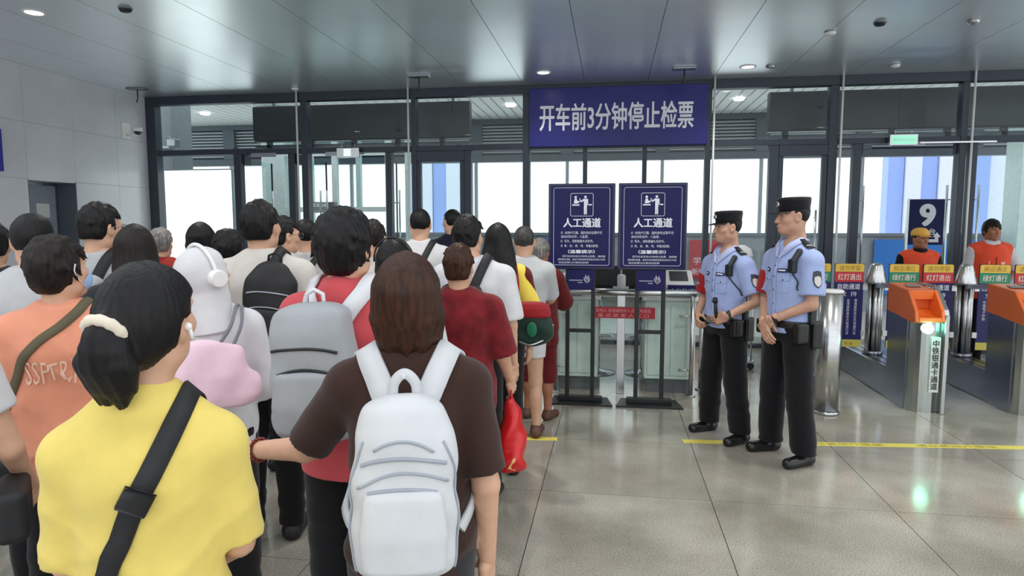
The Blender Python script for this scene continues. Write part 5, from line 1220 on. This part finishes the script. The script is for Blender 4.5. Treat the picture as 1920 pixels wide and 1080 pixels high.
# ---- 5 woman cut by the left edge
P5 = someone('person in a white tee and pale jeans cut by the left edge, nearest there', -190, 470, 1.85, -10, dict(mat=C_white, collar='crew', loose=0.024, sleeve=0.5, hem=0.86), dict(mat=C_jean), ('long', H_dk, 9, 0.007), fem=True, H=1.60, arms=('down', ((0.075, 0.03, -0.265), (0.11, 0.20, -0.45))))
sling(P5, 'black quilted chain bag hanging at the left edge', [(0.10, 0.08, 1.38), (0.105, -0.02, 1.44), (0.12, -0.10, 1.30), (0.17, -0.10, 1.10), (0.20, -0.04, 0.98)], mat('chain_dark', (0.10, 0.10, 0.11), 0.3, 0.9), 0.014, ((0.235, -0.01, 0.90), (0.045, 0.12, 0.085), M_nyl), 'shoulder_bag')
# ---- 6 white hood and headphones
P6 = someone('person in a white hood with white headphones carrying a pink tote', 388, 462, 2.75, -8, dict(mat=C_white, collar='crew', loose=0.030, sleeve=1.95, sleevew=0.014, hem=0.78, minw=0.155), dict(mat=C_blk, loose=0.03), None, fem=True, head=(-50, -12, 0), arms=('phone', 'phone'), hands=((0.6, 0.8, (0, 0, 1)), (0.6, 0.8, (0, 0, 1))))
hd = Sdf(); hd.ell((0, -0.018, 0.014), (0.094, 0.116, 0.110), 0); hd.loft([(-0.235, 0, -0.06, 0.15, 0.12), (-0.15, 0, -0.04, 0.115, 0.105), (-0.06, 0, -0.015, 0.090, 0.10), (0.0, 0, -0.015, 0.085, 0.105)], 0.03)
hd.box((0, 0.12, -0.02), (0.058, 0.07, 0.085), 0.035, 0.02, mode='s'); hd.disp(lambda x, y, z: 0.003 * np.sin(30 * z + 18 * x + 2 * np.sin(25 * y)) * np.clip(0.3 - z * 4, 0.2, 1.2))
vm, qm = hd.mesh(0.006); np_obj('hood', [(vm @ P6.hR.T + P6.hc, qm)], C_white, P6.e, P6.xf)
hp, trh = worn(P6, 'headphones', 'white over-ear headphones on the white hood', 'headphones', tuple(P6.hc + P6.hR @ np.array([0, 0, -0.04])))
oh = lambda V: trh(on_head(P6, np.array(V)))
M_hpw = mat('headphone_white', (0.82, 0.82, 0.81), 0.3)
for q in (-1, 1):
    m_ = MB().cyl((q * 0.088, -0.012, -0.012), (q * 0.128, -0.016, -0.014), 0.040, 0.036, 24); m_.v = [tuple(v) for v in oh(m_.v)]; m_.build('ear_cup', M_hpw, hp, 0.004, 2)
m_ = MB().tube([(0.108 * math.cos(a), -0.014, 0.0 + 0.134 * math.sin(a)) for a in [math.pi * k / 20 for k in range(21)]], 0.0085, 8); m_.v = [tuple(v) for v in oh(m_.v)]; m_.build('headband', M_hpw, hp)
phone(P6, (0.135, 0.30, 1.24), (-0.2, -0.85, 0.6), (0, 0.5, 1), 'black phone held by the person in the white hood')
def tote(P, label, m, c, w, h, d, strap, sm, res=0.008, sling_=None, name='tote_bag'):
    e, tr = worn(P, name, label, 'bag', (c[0], c[1], c[2] - h / 2), 'bags carried in the queue')
    s = Sdf(); x, y, z = c
    R_ = rot3(math.radians(sling_ or 0), 0, 0); pv = np.array(c)
    s.loft([(z - h / 2, x, y, w * 0.44, d * 0.42), (z - h * 0.32, x, y, w / 2, d / 2), (z, x, y, w * 0.47, d * 0.45), (z + h * 0.38, x, y, w * 0.36, d * 0.22), (z + h / 2, x, y, w * 0.30, d * 0.12)], 0, p=2.6, rnd=0.025)
    s.disp(lambda x_, y_, z_: 0.006 * np.sin(21 * x_ + 15 * z_ + 2 * np.sin(13 * z_)) + 0.004 * np.sin(33 * x_ - 28 * z_ + 9 * y_))
    T = lambda V: tr(P.xf((np.asarray(V) - pv) @ R_.T + pv))
    np_obj('bag_body', [s.mesh(res)], m, e, T)
    for st in strap: MB().tube(tr(np.array(catmull(st, 6)) * P.s), 0.007, 6).build('strap', sm, e)
    return e, T, s
C_pink = cloth('pale_pink', (236, 204, 218))
tote(P6, 'pale pink cloth tote hanging behind the person in white', C_pink, (0.04, -0.235, 1.19), 0.34, 0.29, 0.14, [[(0.12, -0.22, 1.30), (0.15, -0.16, 1.38), (0.145, -0.03, 1.445), (0.14, 0.08, 1.36)], [(0.06, -0.24, 1.30), (0.11, -0.19, 1.38), (0.125, -0.04, 1.455), (0.13, 0.08, 1.38)]], mat('grey_strap', srgb(120, 120, 130), 0.8), sling_=8)
# ---- 7 tall man in cream with black backpack, 8 its neighbour with glasses
P7 = someone('tall man in a cream collared shirt with a black backpack on one shoulder', 496, 379, 3.5, -14, dict(mat=C_cream, collar='polo', loose=0.030, sleeve=0.9, sleevew=0.02, hem=0.80), dict(mat=C_blk), ('short', H_blk, 21), head=(-18, -6, 0))
backpack(P7, 'slim black backpack on the right shoulder of the tall man in cream', M_nyl, M_steel_d, (0.25, 0.46, 0.13), 1.20, 0.07, straps=(False, True), taper=0.6, strapw=0.05, p=2.6, tilt=0.10)
P8 = someone('man with glasses half hidden behind the tall man in cream', 536, 408, 4.5, -45, dict(mat=C_grey, sleeve=0.8), dict(mat=C_navy), ('short', H_blk, 22), head=(-18, 0, 0))
def glasses(P, label='glasses'):
    g = MB()
    for q in (-1, 1):
        g.tube([(q * 0.033 + 0.024 * math.cos(a), 0.104, 0.0 + 0.019 * math.sin(a)) for a in [2 * math.pi * k / 16 for k in range(16)]], 0.0018, 6, True); g.tube([(q * 0.057, 0.102, 0.006), (q * 0.078, 0.05, 0.006), (q * 0.084, -0.01, 0.004)], 0.0018, 6)
    g.tube([(-0.009, 0.106, 0.006), (0, 0.108, 0.009), (0.009, 0.106, 0.006)], 0.0018, 6)
    head_part(P, 'glasses', g, mat('glasses_wire', (0.25, 0.25, 0.26), 0.3, 0.8))
glasses(P8); face(P8)
# ---- others on the left
P9 = someone('broad man in a light grey tee with closely cropped nape, far left', 70, 401, 3.05, -4, dict(mat=C_grey, loose=0.030, sleeve=0.85, hem=0.82), dict(mat=C_blk), ('fade', H_blk, 23), head=(-10, -4, 0), build=1.08)
P10 = someone('young man with glasses and a dark strap on a grey tee', 196, 383, 3.6, -34, dict(mat=C_grey, loose=0.026, sleeve=0.85), dict(mat=C_charc), ('short', H_blk, 24), head=(-20, 2, 0))
glasses(P10); face(P10)
backpack(P10, 'black backpack of the young man with glasses at left', M_nyl, M_black, (0.28, 0.42, 0.14), 1.14, 0.0)
P11 = someone('woman with long dark brown hair left of the white hood', 257, 419, 3.15, 2, dict(mat=C_charc, loose=0.022, sleeve=0.7), dict(mat=C_blk), ('long', H_dk, 25), fem=True, head=(0, -4, 0))
P12 = someone('grey haired person in a red jacket far back at left', 306, 428, 5.1, -20, dict(mat=cloth('brick_red', (150, 44, 38)), loose=0.035, sleeve=1.9, collar='hood', name='jacket'), dict(mat=C_khaki), ('short', H_gr, 26), arms=('phone', 'phone'))
P13 = someone('person with black hair in dark clothes behind the white hood, farther one', 383, 416, 4.5, -10, dict(mat=C_charc, sleeve=0.9), dict(mat=C_blk), ('womanshort', H_blk, 27), fem=True, head=(-15, -8, 0))
P14 = someone('person with black hair between the white hood and the tall man', 424, 431, 3.8, 4, dict(mat=C_navy, sleeve=0.9), dict(mat=C_blk), ('short', H_blk, 28), head=(0, -10, 0), dx=0.02)
P15 = someone('man in a pale tee with a black shoulder strap behind the tall man', 578, 411, 5.0, -10, dict(mat=C_grey, sleeve=0.9, loose=0.028), dict(mat=C_blk), ('fade', H_blk, 29), head=(-8, 0, 0))
sling(P15, 'black strap bag on the man in a pale tee', [(0.08, 0.08, 1.38), (0.085, -0.02, 1.45), (0.04, -0.11, 1.36), (-0.06, -0.13, 1.15), (-0.15, -0.09, 0.98), (-0.18, 0, 0.9)], M_nyl, 0.045, ((-0.2, 0.06, 0.84), (0.05, 0.09, 0.07), M_nyl))
P16 = someone('person with dark hair and pale top just behind the man in coral', 702, 414, 4.7, -8, dict(mat=C_cream, sleeve=0.9), dict(mat=C_navy), ('short', H_dk, 30))
P17 = someone('woman with black hair and headband behind the chestnut bob', 742, 446, 3.15, -6, dict(mat=C_white, sleeve=0.8), dict(mat=C_navy), ('womanshort', H_blk, 31), fem=True, head=(-10, -12, 0))
head_part(P17, 'headband', MB().tube([(0.101 * math.cos(a), -0.01, 0.005 + 0.122 * math.sin(a)) for a in [math.pi * k / 18 for k in range(19)]], 0.0045, 6), mat('band_black', (0.02, 0.02, 0.022), 0.3))
P18 = someone('man in a white tee with a black crossbody strap near the doors', 790, 392, 5.6, -6, dict(mat=C_white, sleeve=0.85), dict(mat=C_blk), ('fade', H_blk, 32), head=(0, 0, 0))
sling(P18, 'black crossbody bag on the man in white near the doors', [(0.09, 0.08, 1.38), (0.095, -0.02, 1.45), (0.05, -0.11, 1.36), (-0.05, -0.13, 1.15), (-0.15, -0.09, 0.98), (-0.18, 0, 0.9)], M_nyl, 0.05, ((-0.2, 0.06, 0.84), (0.05, 0.09, 0.07), M_nyl))
P19 = someone('man in a navy shirt farthest ahead by the glass doors', 848, 393, 7.0, 18, dict(mat=C_navy, sleeve=0.9), dict(mat=C_blk), ('fade', H_blk, 33), head=(14, 0, 0))
P20 = someone('man in a white tee with a black backpack strap left of the long black hair', 888, 405, 4.0, -12, dict(mat=C_white, loose=0.030, sleeve=0.92, sleevew=0.02), dict(mat=C_blk), ('short', H_blk, 34), head=(-14, -2, 0), neckpos=(-0.03, 0, 0))
backpack(P20, 'black backpack of the man in white left of the long black hair', M_nyl, M_black, (0.27, 0.40, 0.13), 1.14, -0.03)
P21 = someone('person with short brown hair in a wine red patterned blouse', 862, 458, 3.45, -8, dict(mat=C_wine, loose=0.032, sleeve=0.98, sleevew=0.02, hem=0.78, collar='crew'), dict(mat=C_wine, loose=0.03), ('short', H_br, 35), fem=True, head=(-6, -10, 0), build=1.08, arms=('down', ((0.07, 0.02, -0.27), (0.10, 0.13, -0.43))))
P22 = someone('woman with long straight black hair and a yellow right sleeve', 934, 417, 4.45, 0, dict(mat=C_dkred, loose=0.02, sleeve=0.8, hem=0.92), dict(mat=C_blk), ('longwide', H_blk, 36), fem=True, arms=('phone', ((0.07, 0.0, -0.27), (0.06, 0.10, -0.50))))
P23 = someone('person in a light grey tee and white shorts right of the long black hair', 983, 424, 5.25, -6, dict(mat=C_grey, loose=0.028, sleeve=0.9), dict(mat=C_white, kind='shorts', hem=0.66), ('fade', H_dg, 37), arms=('down', 'forward'), shoes=mat('brown_sandal', srgb(92, 60, 48), 0.6))
P24 = someone('elderly grey haired person in maroon leaning at the counter', 1010, 448, 5.75, -24, dict(mat=C_dkred, loose=0.035, sleeve=1.3, hem=0.72, sleevew=0.02), dict(mat=C_dkred, hem=0.36, loose=0.02), ('short', H_gr, 38), fem=True, arms=('forward', 'forward'), skin=M_skin_t, shoes=mat('brown_sandal', srgb(92, 60, 48), 0.6), lean=0.08)
P25 = someone('person with dark hair at the far left edge, seen in part', -12, 415, 3.5, -5, dict(mat=C_charc, sleeve=0.9), dict(mat=C_blk), ('short', H_blk, 39))
ys_ = Sdf(); ys_.cone(P22.sh[1] + np.array([-0.03, -0.01, 0.012]), P22.sh[1] * 0.25 + P22.arm[1][0] * 0.75, 0.074, 0.078, 0, cap=True); np_obj('yellow_sleeve', [ys_.mesh(0.009)], cloth('bright_yellow', (240, 214, 90)), P22.e, P22.xf)
# bags beside the wine red blouse
M_grn = cloth('bottle_green', (30, 52, 44), rough=0.5); M_bgr = cloth('bag_red', (150, 24, 34), rough=0.5)
eb, Tb, sb = tote(P22, 'red and dark green handbag under the long black hair', M_grn, (0.22, -0.18, 1.06), 0.28, 0.27, 0.13, [[(0.13, -0.18, 1.19), (0.13, -0.16, 1.33), (0.115, -0.03, 1.45), (0.12, 0.07, 1.36)]], M_bgr, name='handbag', sling_=-14)
q = Sdf(); q.loft([(1.10, 0.22, -0.18, 0.125, 0.064), (1.16, 0.22, -0.18, 0.115, 0.05), (1.205, 0.22, -0.18, 0.092, 0.024)], 0, p=2.6, rnd=0.02); np_obj('red_flap', [q.mesh(0.008)], M_bgr, eb, Tb)
q = Sdf(); q.ell((0.23, -0.248, 1.03), (0.035, 0.012, 0.05), 0); np_obj('emblem', [q.mesh(0.006)], cloth('emerald', (34, 110, 78), rough=0.4), eb, Tb)
MB().tube(Tb(catmull([(0.14, -0.23, 0.95), (0.23, -0.255, 0.935), (0.34, -0.20, 0.99), (0.355, -0.18, 1.06)], 6)), 0.006, 6).build('trim', mat('silver_trim', (0.6, 0.6, 0.62), 0.3, 0.9), eb)
W21 = P21.arm[1][1]
M_rbag = mat('red_plastic_bag', srgb(206, 26, 32), 0.35, 0, 0.1, 14, bump=0.4, bscale=30)
es, trs = worn(P21, 'shopping_bag', 'bright red shopping bag hanging from a hand beside the wine red blouse', 'bag', (W21[0], W21[1], W21[2] - 0.62))
sb = Sdf(); x, y, z = W21[0] + 0.01, W21[1] + 0.02, W21[2] - 0.10
sb.loft([(z - 0.44, x, y, 0.075, 0.11), (z - 0.40, x, y, 0.085, 0.13), (z - 0.22, x, y, 0.075, 0.12), (z - 0.10, x, y, 0.045, 0.08), (z, x, y, 0.012, 0.02)], 0, p=2.5, rnd=0.02); sb.disp(lambda x_, y_, z_: 0.008 * np.sin(26 * y_ + 20 * z_ + 2 * np.sin(15 * z_)) + 0.006 * np.sin(44 * x_ - 31 * z_))
np_obj('bag_body', [sb.mesh(0.008)], M_rbag, es, lambda V: trs(P21.xf(V)))
for dy in (-0.03, 0.03): MB().tube(trs(np.array(catmull([(x, y + dy, z - 0.08), (x, y + dy * .8, z + 0.02), (x - 0.005, y, z + 0.045)], 5)) * P21.s), 0.006, 6).build('handle', M_rbag, es)
lab = sb.project([(x + 0.03 + 0.03 * a, y - 0.2, z - 0.36 + 0.05 * b) for a in (-1, 0, 1) for b in (-1, 0, 1)], 0.003)
MB().add(trs(lab * P21.s), [(i * 3 + j, i * 3 + j + 1, (i + 1) * 3 + j + 1, (i + 1) * 3 + j) for i in (0, 1) for j in (0, 1)]).build('print', mat('bag_print', srgb(240, 190, 120), 0.5), es)
# ================================================================== OFFICERS AND VOLUNTEERS
C_pol = cloth('police_blue', (158, 174, 218), rough=0.8); C_polp = cloth('uniform_black', (17, 17, 22)); C_polc = cloth('police_collar', (176, 184, 222), rough=0.8); M_badge = mat('silver_badge', (0.75, 0.74, 0.70), 0.3, 0.7); M_hat = cloth('hat_black', (16, 16, 22), rough=0.7)
M_radio = mat('radio_black', (0.012, 0.016, 0.020), 0.4); M_leather = mat('black_leather', (0.010, 0.010, 0.011), 0.35, 0, 0.2, 30)
def officer(label, cx, cy, rot, H, hy, arms, hands, feetw, reds, pouch_label):
    c, s = math.cos(math.radians(-rot)), math.sin(math.radians(-rot)); sc = H / 1.76
    feet = [((fx - cx) * c - (fy - cy) * s, (fx - cx) * s + (fy - cy) * c) for fx, fy in feetw]; feet = [(a / sc, b / sc) for a, b in feet]
    if feet[0][0] > feet[1][0]: feet = feet[::-1]
    P = person(label, cx, cy, rot, H * 1.712 / 1.748, dict(mat=C_pol, collar='open', loose=0.022, sleeve=0.80, sleevew=0.022, hem=0.870, wrinkle=0.0035, minw=0.15), dict(mat=C_polp, loose=0.022, cuff=0.058, waist=0.98), ('fade', H_blk, 41, 0.006), head=(hy, 2, 0), arms=arms, hands=hands, feet=feet, neckpos=(0, 0.006, 0.040), shz=1.345, headres=0.0045, res=0.008, group='police officers', shoes=mat('polished_black_shoe', (0.008, 0.008, 0.009), 0.3), skin=M_skin_o)
    face(P)
    # cap: crown, band, visor, badge
    prof = [(0.087, 0.030), (0.089, 0.05), (0.094, 0.088), (0.095, 0.106), (0.089, 0.116), (0.05, 0.120), (0.004, 0.121)]
    head_part(P, 'cap', MB().lathe(prof, (0, -0.014, 0.004), 36, 0.93, 1.13), M_hat)
    vz = MB(); N_ = 15; vs = []
    for k in range(N_):
        a = math.radians(28 + 124 * k / (N_ - 1)); ca, sa = math.cos(a), math.sin(a)
        for r_, z_ in ((0.0, 0.036), (1.0, 0.022)):
            vs.append((0.084 * ca * (1 + 0.02 * r_), -0.014 + 0.100 * sa + r_ * 0.062 * sa ** 1.5, z_ + 0.006 * (sa - 0.6) * 0)); vs.append((vs[-1][0], vs[-1][1], vs[-1][2] - 0.004))
    fs = []
    for k in range(N_ - 1):
        a = k * 4; b = a + 4; fs += [(a, a + 2, b + 2, b), (a + 1, b + 1, b + 3, a + 3), (a + 2, a + 3, b + 3, b + 2), (a, b, b + 1, a + 1)]
    vz.add(vs, fs, True); head_part(P, 'visor', vz, M_leather)
    head_part(P, 'cap_badge', MB().cyl((0, 0.085, 0.078), (0, 0.099, 0.080), 0.017, n=18), M_badge)
    head_part(P, 'cap_badge_centre', MB().cyl((0, 0.097, 0.0795), (0, 0.1005, 0.0805), 0.010, n=14), mat('badge_blue', srgb(50, 60, 120), 0.4))
    # collar: two leaves
    nk = P.top
    for q in (-1, 1):
        ribbon('collar', P.top, [(q * 0.012, 0.12, 1.365), (q * 0.045, 0.10, 1.415), (q * 0.075, 0.03, 1.450), (q * 0.068, -0.04, 1.470), (q * 0.03, -0.08, 1.478), (0.0, -0.085, 1.480)], [0.020, 0.050, 0.046, 0.042, 0.040, 0.040], 0.007, C_polc, P.e, 0.003, 8, P.s)
    # placket, buttons, pockets
    ribbon('placket', P.top, [(0, 0.2, 1.39), (0, 0.2, 1.25), (0, 0.2, 1.10), (0, 0.2, 0.91)], 0.034, 0.003, C_pol, P.e, 0.002, 8, P.s)
    for z_ in (1.33, 1.24, 1.15, 1.06, 0.95): decal(P, 'button', P.top, (0, 0.2, z_), (0, 1, 0), (0, 0, 1), circ(0.006, 10), mat('button_blue', srgb(60, 74, 110), 0.4), 0.007)
    for q in (-1, 1):
        decal(P, 'pocket', P.top, (q * 0.085, 0.16, 1.195), (q * 0.25, 1, 0), (0, 0, 1), [(-.05, -.055), (0, -.065), (.05, -.055), (.05, .05), (0, .05), (-.05, .05)], C_pol, 0.0035)
        decal(P, 'pocket_flap', P.top, (q * 0.085, 0.16, 1.235), (q * 0.25, 1, 0), (0, 0, 1), [(-.053, -.014), (0, -.026), (.053, -.014), (.053, .016), (0, .016), (-.053, .016)], C_pol, 0.0065)
        decal(P, 'pocket_button', P.top, (q * 0.085, 0.16, 1.222), (q * 0.25, 1, 0), (0, 0, 1), circ(0.006, 10), mat('button_blue', srgb(60, 74, 110), 0.4), 0.009)
        # epaulette
        ribbon('epaulette', P.top, [(q * 0.075, -0.005, 1.46), (q * 0.12, -0.005, 1.45), (q * 0.175, -0.005, 1.44)], [0.040, 0.048, 0.052], 0.008, M_hat, P.e, 0.003, 6, P.s)
        ribbon('epaulette_bar', P.top, [(q * 0.150, -0.028, 1.45), (q * 0.150, -0.005, 1.45), (q * 0.150, 0.018, 1.45)], 0.008, 0.004, M_badge, P.e, 0.012, 4, P.s)
    # chest badges (his right: oval, his left: name tag), radio, arm patch, red armband
    decal(P, 'chest_badge', P.top, (0.085, 0.16, 1.285), (0.2, 1, 0.1), (0, 0, 1), circ(0.028, 16, 0.62), mat('badge_navy', srgb(34, 44, 84), 0.5), 0.005)
    decal(P, 'chest_badge_bar', P.top, (0.085, 0.16, 1.285), (0.2, 1, 0.1), (0, 0, 1), rect(0.030, 0.008), M_ink_w, 0.0075)
    tg = decal(P, 'name_tag', P.top, (-0.070, 0.16, 1.285), (-0.2, 1, 0.1), (0, 0, 1), rect(0.082, 0.030), mat('badge_navy', srgb(34, 44, 84), 0.5), 0.006)
    decal(P, 'name_tag_print', P.top, (-0.070, 0.16, 1.285), (-0.2, 1, 0.1), (0, 0, 1), rect(0.058, 0.010), M_ink_w, 0.009)
    rd = Sdf(); rc = P.top.project([(-0.140, 0.12, 1.315)], 0.018)[0]
    rd.box(rc, (0.027, 0.020, 0.045), 0.01); rd.cone(rc + np.array([-0.01, 0, 0.04]), rc + np.array([-0.012, -0.04, 0.095]), 0.018, 0.020, 0.01); np_obj('shoulder_radio', [rd.mesh(0.005)], M_radio, P.e, P.xf)
    MB().tube(P.xf(P.top.project(catmull([rc + np.array([0.0, 0.0, -0.05]), rc + np.array([-0.03, -0.05, -0.12]), rc + np.array([-0.03, -0.14, -0.2])], 6), 0.006)), 0.005, 6).build('radio_cord', M_radio, P.e)
    for i, q in ((0, -1), (1, 1)):
        E_ = P.arm[i][0]; S_ = P.sh[i]; pc_ = S_ * 0.62 + E_ * 0.38 + np.array([q * 0.10, 0.03, 0])
        if i == 0:
            decal(P, 'arm_patch', P.top, pc_, (q, 0.42, 0), (0, 0, 1), [(-.038, .05), (0, .056), (.038, .05), (.042, 0.0), (.026, -.04), (0, -.058), (-.026, -.04), (-.042, 0.0)], mat('patch_dark', srgb(46, 50, 64), 0.5), 0.004)
            decal(P, 'arm_patch_shield', P.top, pc_ + np.array([0, 0, -0.004]), (q, 0.42, 0), (0, 0, 1), [(-.026, .018), (0, .026), (.026, .018), (.028, -.01), (.016, -.034), (0, -.044), (-.016, -.034), (-.028, -.01)], mat('patch_silver', srgb(196, 192, 190), 0.5), 0.0075)
        else:
            ab = Sdf(); A_, B_ = S_ * 0.70 + E_ * 0.30, S_ * 0.14 + E_ * 0.86; ab.cone(A_, B_, 0.078, 0.082, 0, cap=True, capa=True); np_obj('red_armband', [ab.mesh(0.008)], cloth('armband_red', (160, 30, 36), rough=0.6), P.e, P.xf)
    # duty belt
    bs_ = Sdf(); bs_.loft([(0.905, 0, 0, 0.186, 0.142), (0.955, 0, 0, 0.183, 0.140)], 0, rnd=0.004); np_obj('duty_belt', [bs_.mesh(0.008)], M_leather, P.e, P.xf)
    np_obj('belt_plate', [Sdf().box((0.0, 0.143, 0.930), (0.045, 0.010, 0.026), 0.006).mesh(0.005)], mat('belt_grey', srgb(110, 114, 112), 0.5), P.e, P.xf)
    for (x_, y_, hx, hy_, hz, nm) in ((-0.175, 0.055, 0.030, 0.045, 0.065, 'belt_pouch'), (-0.19, -0.05, 0.026, 0.04, 0.09, 'holster'), (0.16, 0.09, 0.028, 0.03, 0.05, 'belt_pouch')):
        np_obj(nm, [Sdf().box((x_, y_, 0.915 - hz * 0.5), (hx, hy_, hz), 0.012).mesh(0.007)], M_leather, P.e, P.xf)
    np_obj('walkie_talkie', [Sdf().box((-0.195, -0.01, 1.0), (0.018, 0.022, 0.06), 0.008).cone((-0.195, -0.02, 1.05), (-0.195, -0.02, 1.14), 0.007, 0.005, 0.004).mesh(0.005)], M_radio, P.e, P.xf)
    # watch on the left wrist
    E_, W_ = P.arm[0]; d_ = (W_ - E_) / np.linalg.norm(W_ - E_); wm = Sdf().cone(W_ - d_ * 0.035, W_ - d_ * 0.008, 0.034, 0.033, 0, cap=True, capa=True); np_obj('watch_strap', [wm.mesh(0.006)], M_leather, P.e, P.xf)
    return P
M_skin_o = mat('officer_skin', srgb(192, 148, 124), 0.5, 0, 0.05, 30, bump=0.05); skin_props(M_skin_o)
O1 = officer('shorter police officer in light blue shirt gripping his belt beside the sign stand', 0.90, 5.42, 124, height(398, 5.42), -18,
    arms=(((0.095, -0.04, -0.255), (-0.02, 0.14, -0.37)), ((0.07, 0.0, -0.265), (-0.005, 0.135, -0.40))), hands=((0.75, 0.9, (0.3, -1, 0.2), (0.75, 0.45, -0.35)), (0.7, 0.9, (-0.3, -1, 0.2), (-0.6, 0.5, -0.5))), feetw=((0.80, 5.55), (1.00, 5.26)), reds=True, pouch_label='')
O2 = officer('taller police officer in light blue shirt with hands clasped, nearest the gates', 1.27, 4.97, 116, height(374, 4.90), -18,
    arms=(((0.035, 0.02, -0.275), (-0.13, 0.185, -0.385)), ((0.035, 0.03, -0.275), (-0.145, 0.19, -0.415))), hands=((0.55, 0.9, (0.2, -1, 0), (0.8, 0.2, -0.7)), (0.35, 0.7, (0.1, -1, 0), (-0.7, 0.25, -0.75))), feetw=((1.19, 5.12), (1.35, 4.82)), reds=True, pouch_label='')
bt = worn(O1, 'baton', 'short black torch in the hand of the shorter officer', 'torch', (-0.06, 0.17, 0.95))
MB().cyl(tuple(bt[1](np.array((-0.085, 0.165, 0.93)) * O1.s)), tuple(bt[1](np.array((-0.12, 0.215, 1.08)) * O1.s)), 0.014, n=12).build('grip', M_radio, bt[0]); MB().cyl(tuple(bt[1](np.array((-0.12, 0.215, 1.08)) * O1.s)), tuple(bt[1](np.array((-0.126, 0.224, 1.11)) * O1.s)), 0.019, n=14).build('head', M_black, bt[0])
# volunteers behind the gates
C_vest = cloth('vest_red', (240, 84, 52), rough=0.65)
def volunteer(label, px, py, Y, rot, topm, hair, head, arms, cap):
    ff = Y * 1.07
    d = ((px - 960) / F_PX); 
    # solve the lens distance for this depth
    c, s = math.cos(YAW), math.sin(YAW); ff = Y / (d * s + math.cos(PITCH) * c); X, _ = spot(px, ff)
    H = height(py, ff)
    P = person(label, X, Y, rot, H, dict(mat=topm, collar='polo', loose=0.022, sleeve=0.9, sleevew=0.018, hem=0.86), dict(mat=C_blk), hair, head=head, arms=arms, skin=M_skin_t, headres=0.006, group='volunteers behind the gates')
    face(P)
    v = Sdf(); v.loft([(0.80, 0, 0, 0.175, 0.135), (0.95, 0, 0, 0.172, 0.130), (1.15, 0, 0, 0.170, 0.128), (1.31, 0, -0.01, 0.180, 0.130), (1.37, 0, -0.01, 0.165, 0.110), (1.43, 0, -0.01, 0.105, 0.09)], 0, inf=0.030)
    for q in (-1, 1): v.cone((q * 0.055, -0.012, 1.405), (q * 0.150, -0.012, 1.365), 0.078, 0.088, 0.03)
    v.cone((0, 0.06, 1.49), (0, 0.19, 1.36), 0.040, 0.008, 0.01, mode='s')
    np_obj('vest', [v.mesh(0.009)], C_vest, P.e, P.xf)
    ribbon('zip', v, [(0, 0.25, 1.30), (0, 0.25, 1.1), (0, 0.25, 0.84)], 0.012, 0.003, mat('zip_red', srgb(150, 40, 30), 0.5), P.e, 0.002, 6, P.s)
    return P, v
V1, v1 = volunteer('volunteer in a red vest and yellow cap behind the gates', 1720, 430, 8.55, 175, C_blk, ('fade', H_blk, 51), (24, 0, 0), ('down', 'down'), True)
head_part(V1, 'cap', MB().lathe([(0.094, 0.035), (0.098, 0.055), (0.092, 0.09), (0.07, 0.118), (0.035, 0.132), (0.004, 0.135)], (0, -0.012, 0.006), 28, 0.95, 1.14), cloth('cap_yellow', (236, 180, 84)))
vv = []
for k in range(13):
    a = math.radians(35 + 110 * k / 12); ca, sa = math.cos(a), math.sin(a)
    for r_ in (0, 1):
        vv.append((0.088 * ca, -0.012 + 0.105 * sa + r_ * 0.065 * sa ** 1.4, 0.046 - r_ * 0.014)); vv.append((vv[-1][0], vv[-1][1], vv[-1][2] - 0.004))
fs = []
for k in range(12):
    a = k * 4; b = a + 4; fs += [(a, a + 2, b + 2, b), (a + 1, b + 1, b + 3, a + 3), (a + 2, a + 3, b + 3, b + 2), (a, b, b + 1, a + 1)]
head_part(V1, 'cap_visor', MB().add(vv, fs, True), cloth('cap_yellow', (236, 180, 84)))
V2, v2 = volunteer('volunteer in a red vest with curly dark hair and white sleeves, at far right', 1853, 413, 8.7, 176, C_white, ('messy', H_dk, 52), (10, 0, 0), ('hip', 'down'), False)
M_em = mat('emblem_pale', srgb(250, 200, 186), 0.6)
for P_, v_ in ((V1, v1), (V2, v2)):
    heart = [(0, -.032), (.018, -.012), (.030, .008), (.026, .022), (.012, .026), (0, .014), (-.012, .026), (-.026, .022), (-.030, .008), (-.018, -.012)]
    decal(P_, 'heart_emblem', v_, (-0.085, 0.2, 1.215), (-0.15, 1, 0), (0, 0, 1), heart if P_ is V2 else [(-.03, -.012), (0, -.022), (.03, .006), (.02, .016), (0, -.006), (-.016, .016)], M_em, 0.004)
    decal(P_, 'round_emblem', v_, (0.085, 0.2, 1.215), (0.15, 1, 0), (0, 0, 1), circ(0.027, 16) if P_ is V1 else rect(0.012, 0.07), M_em, 0.004)
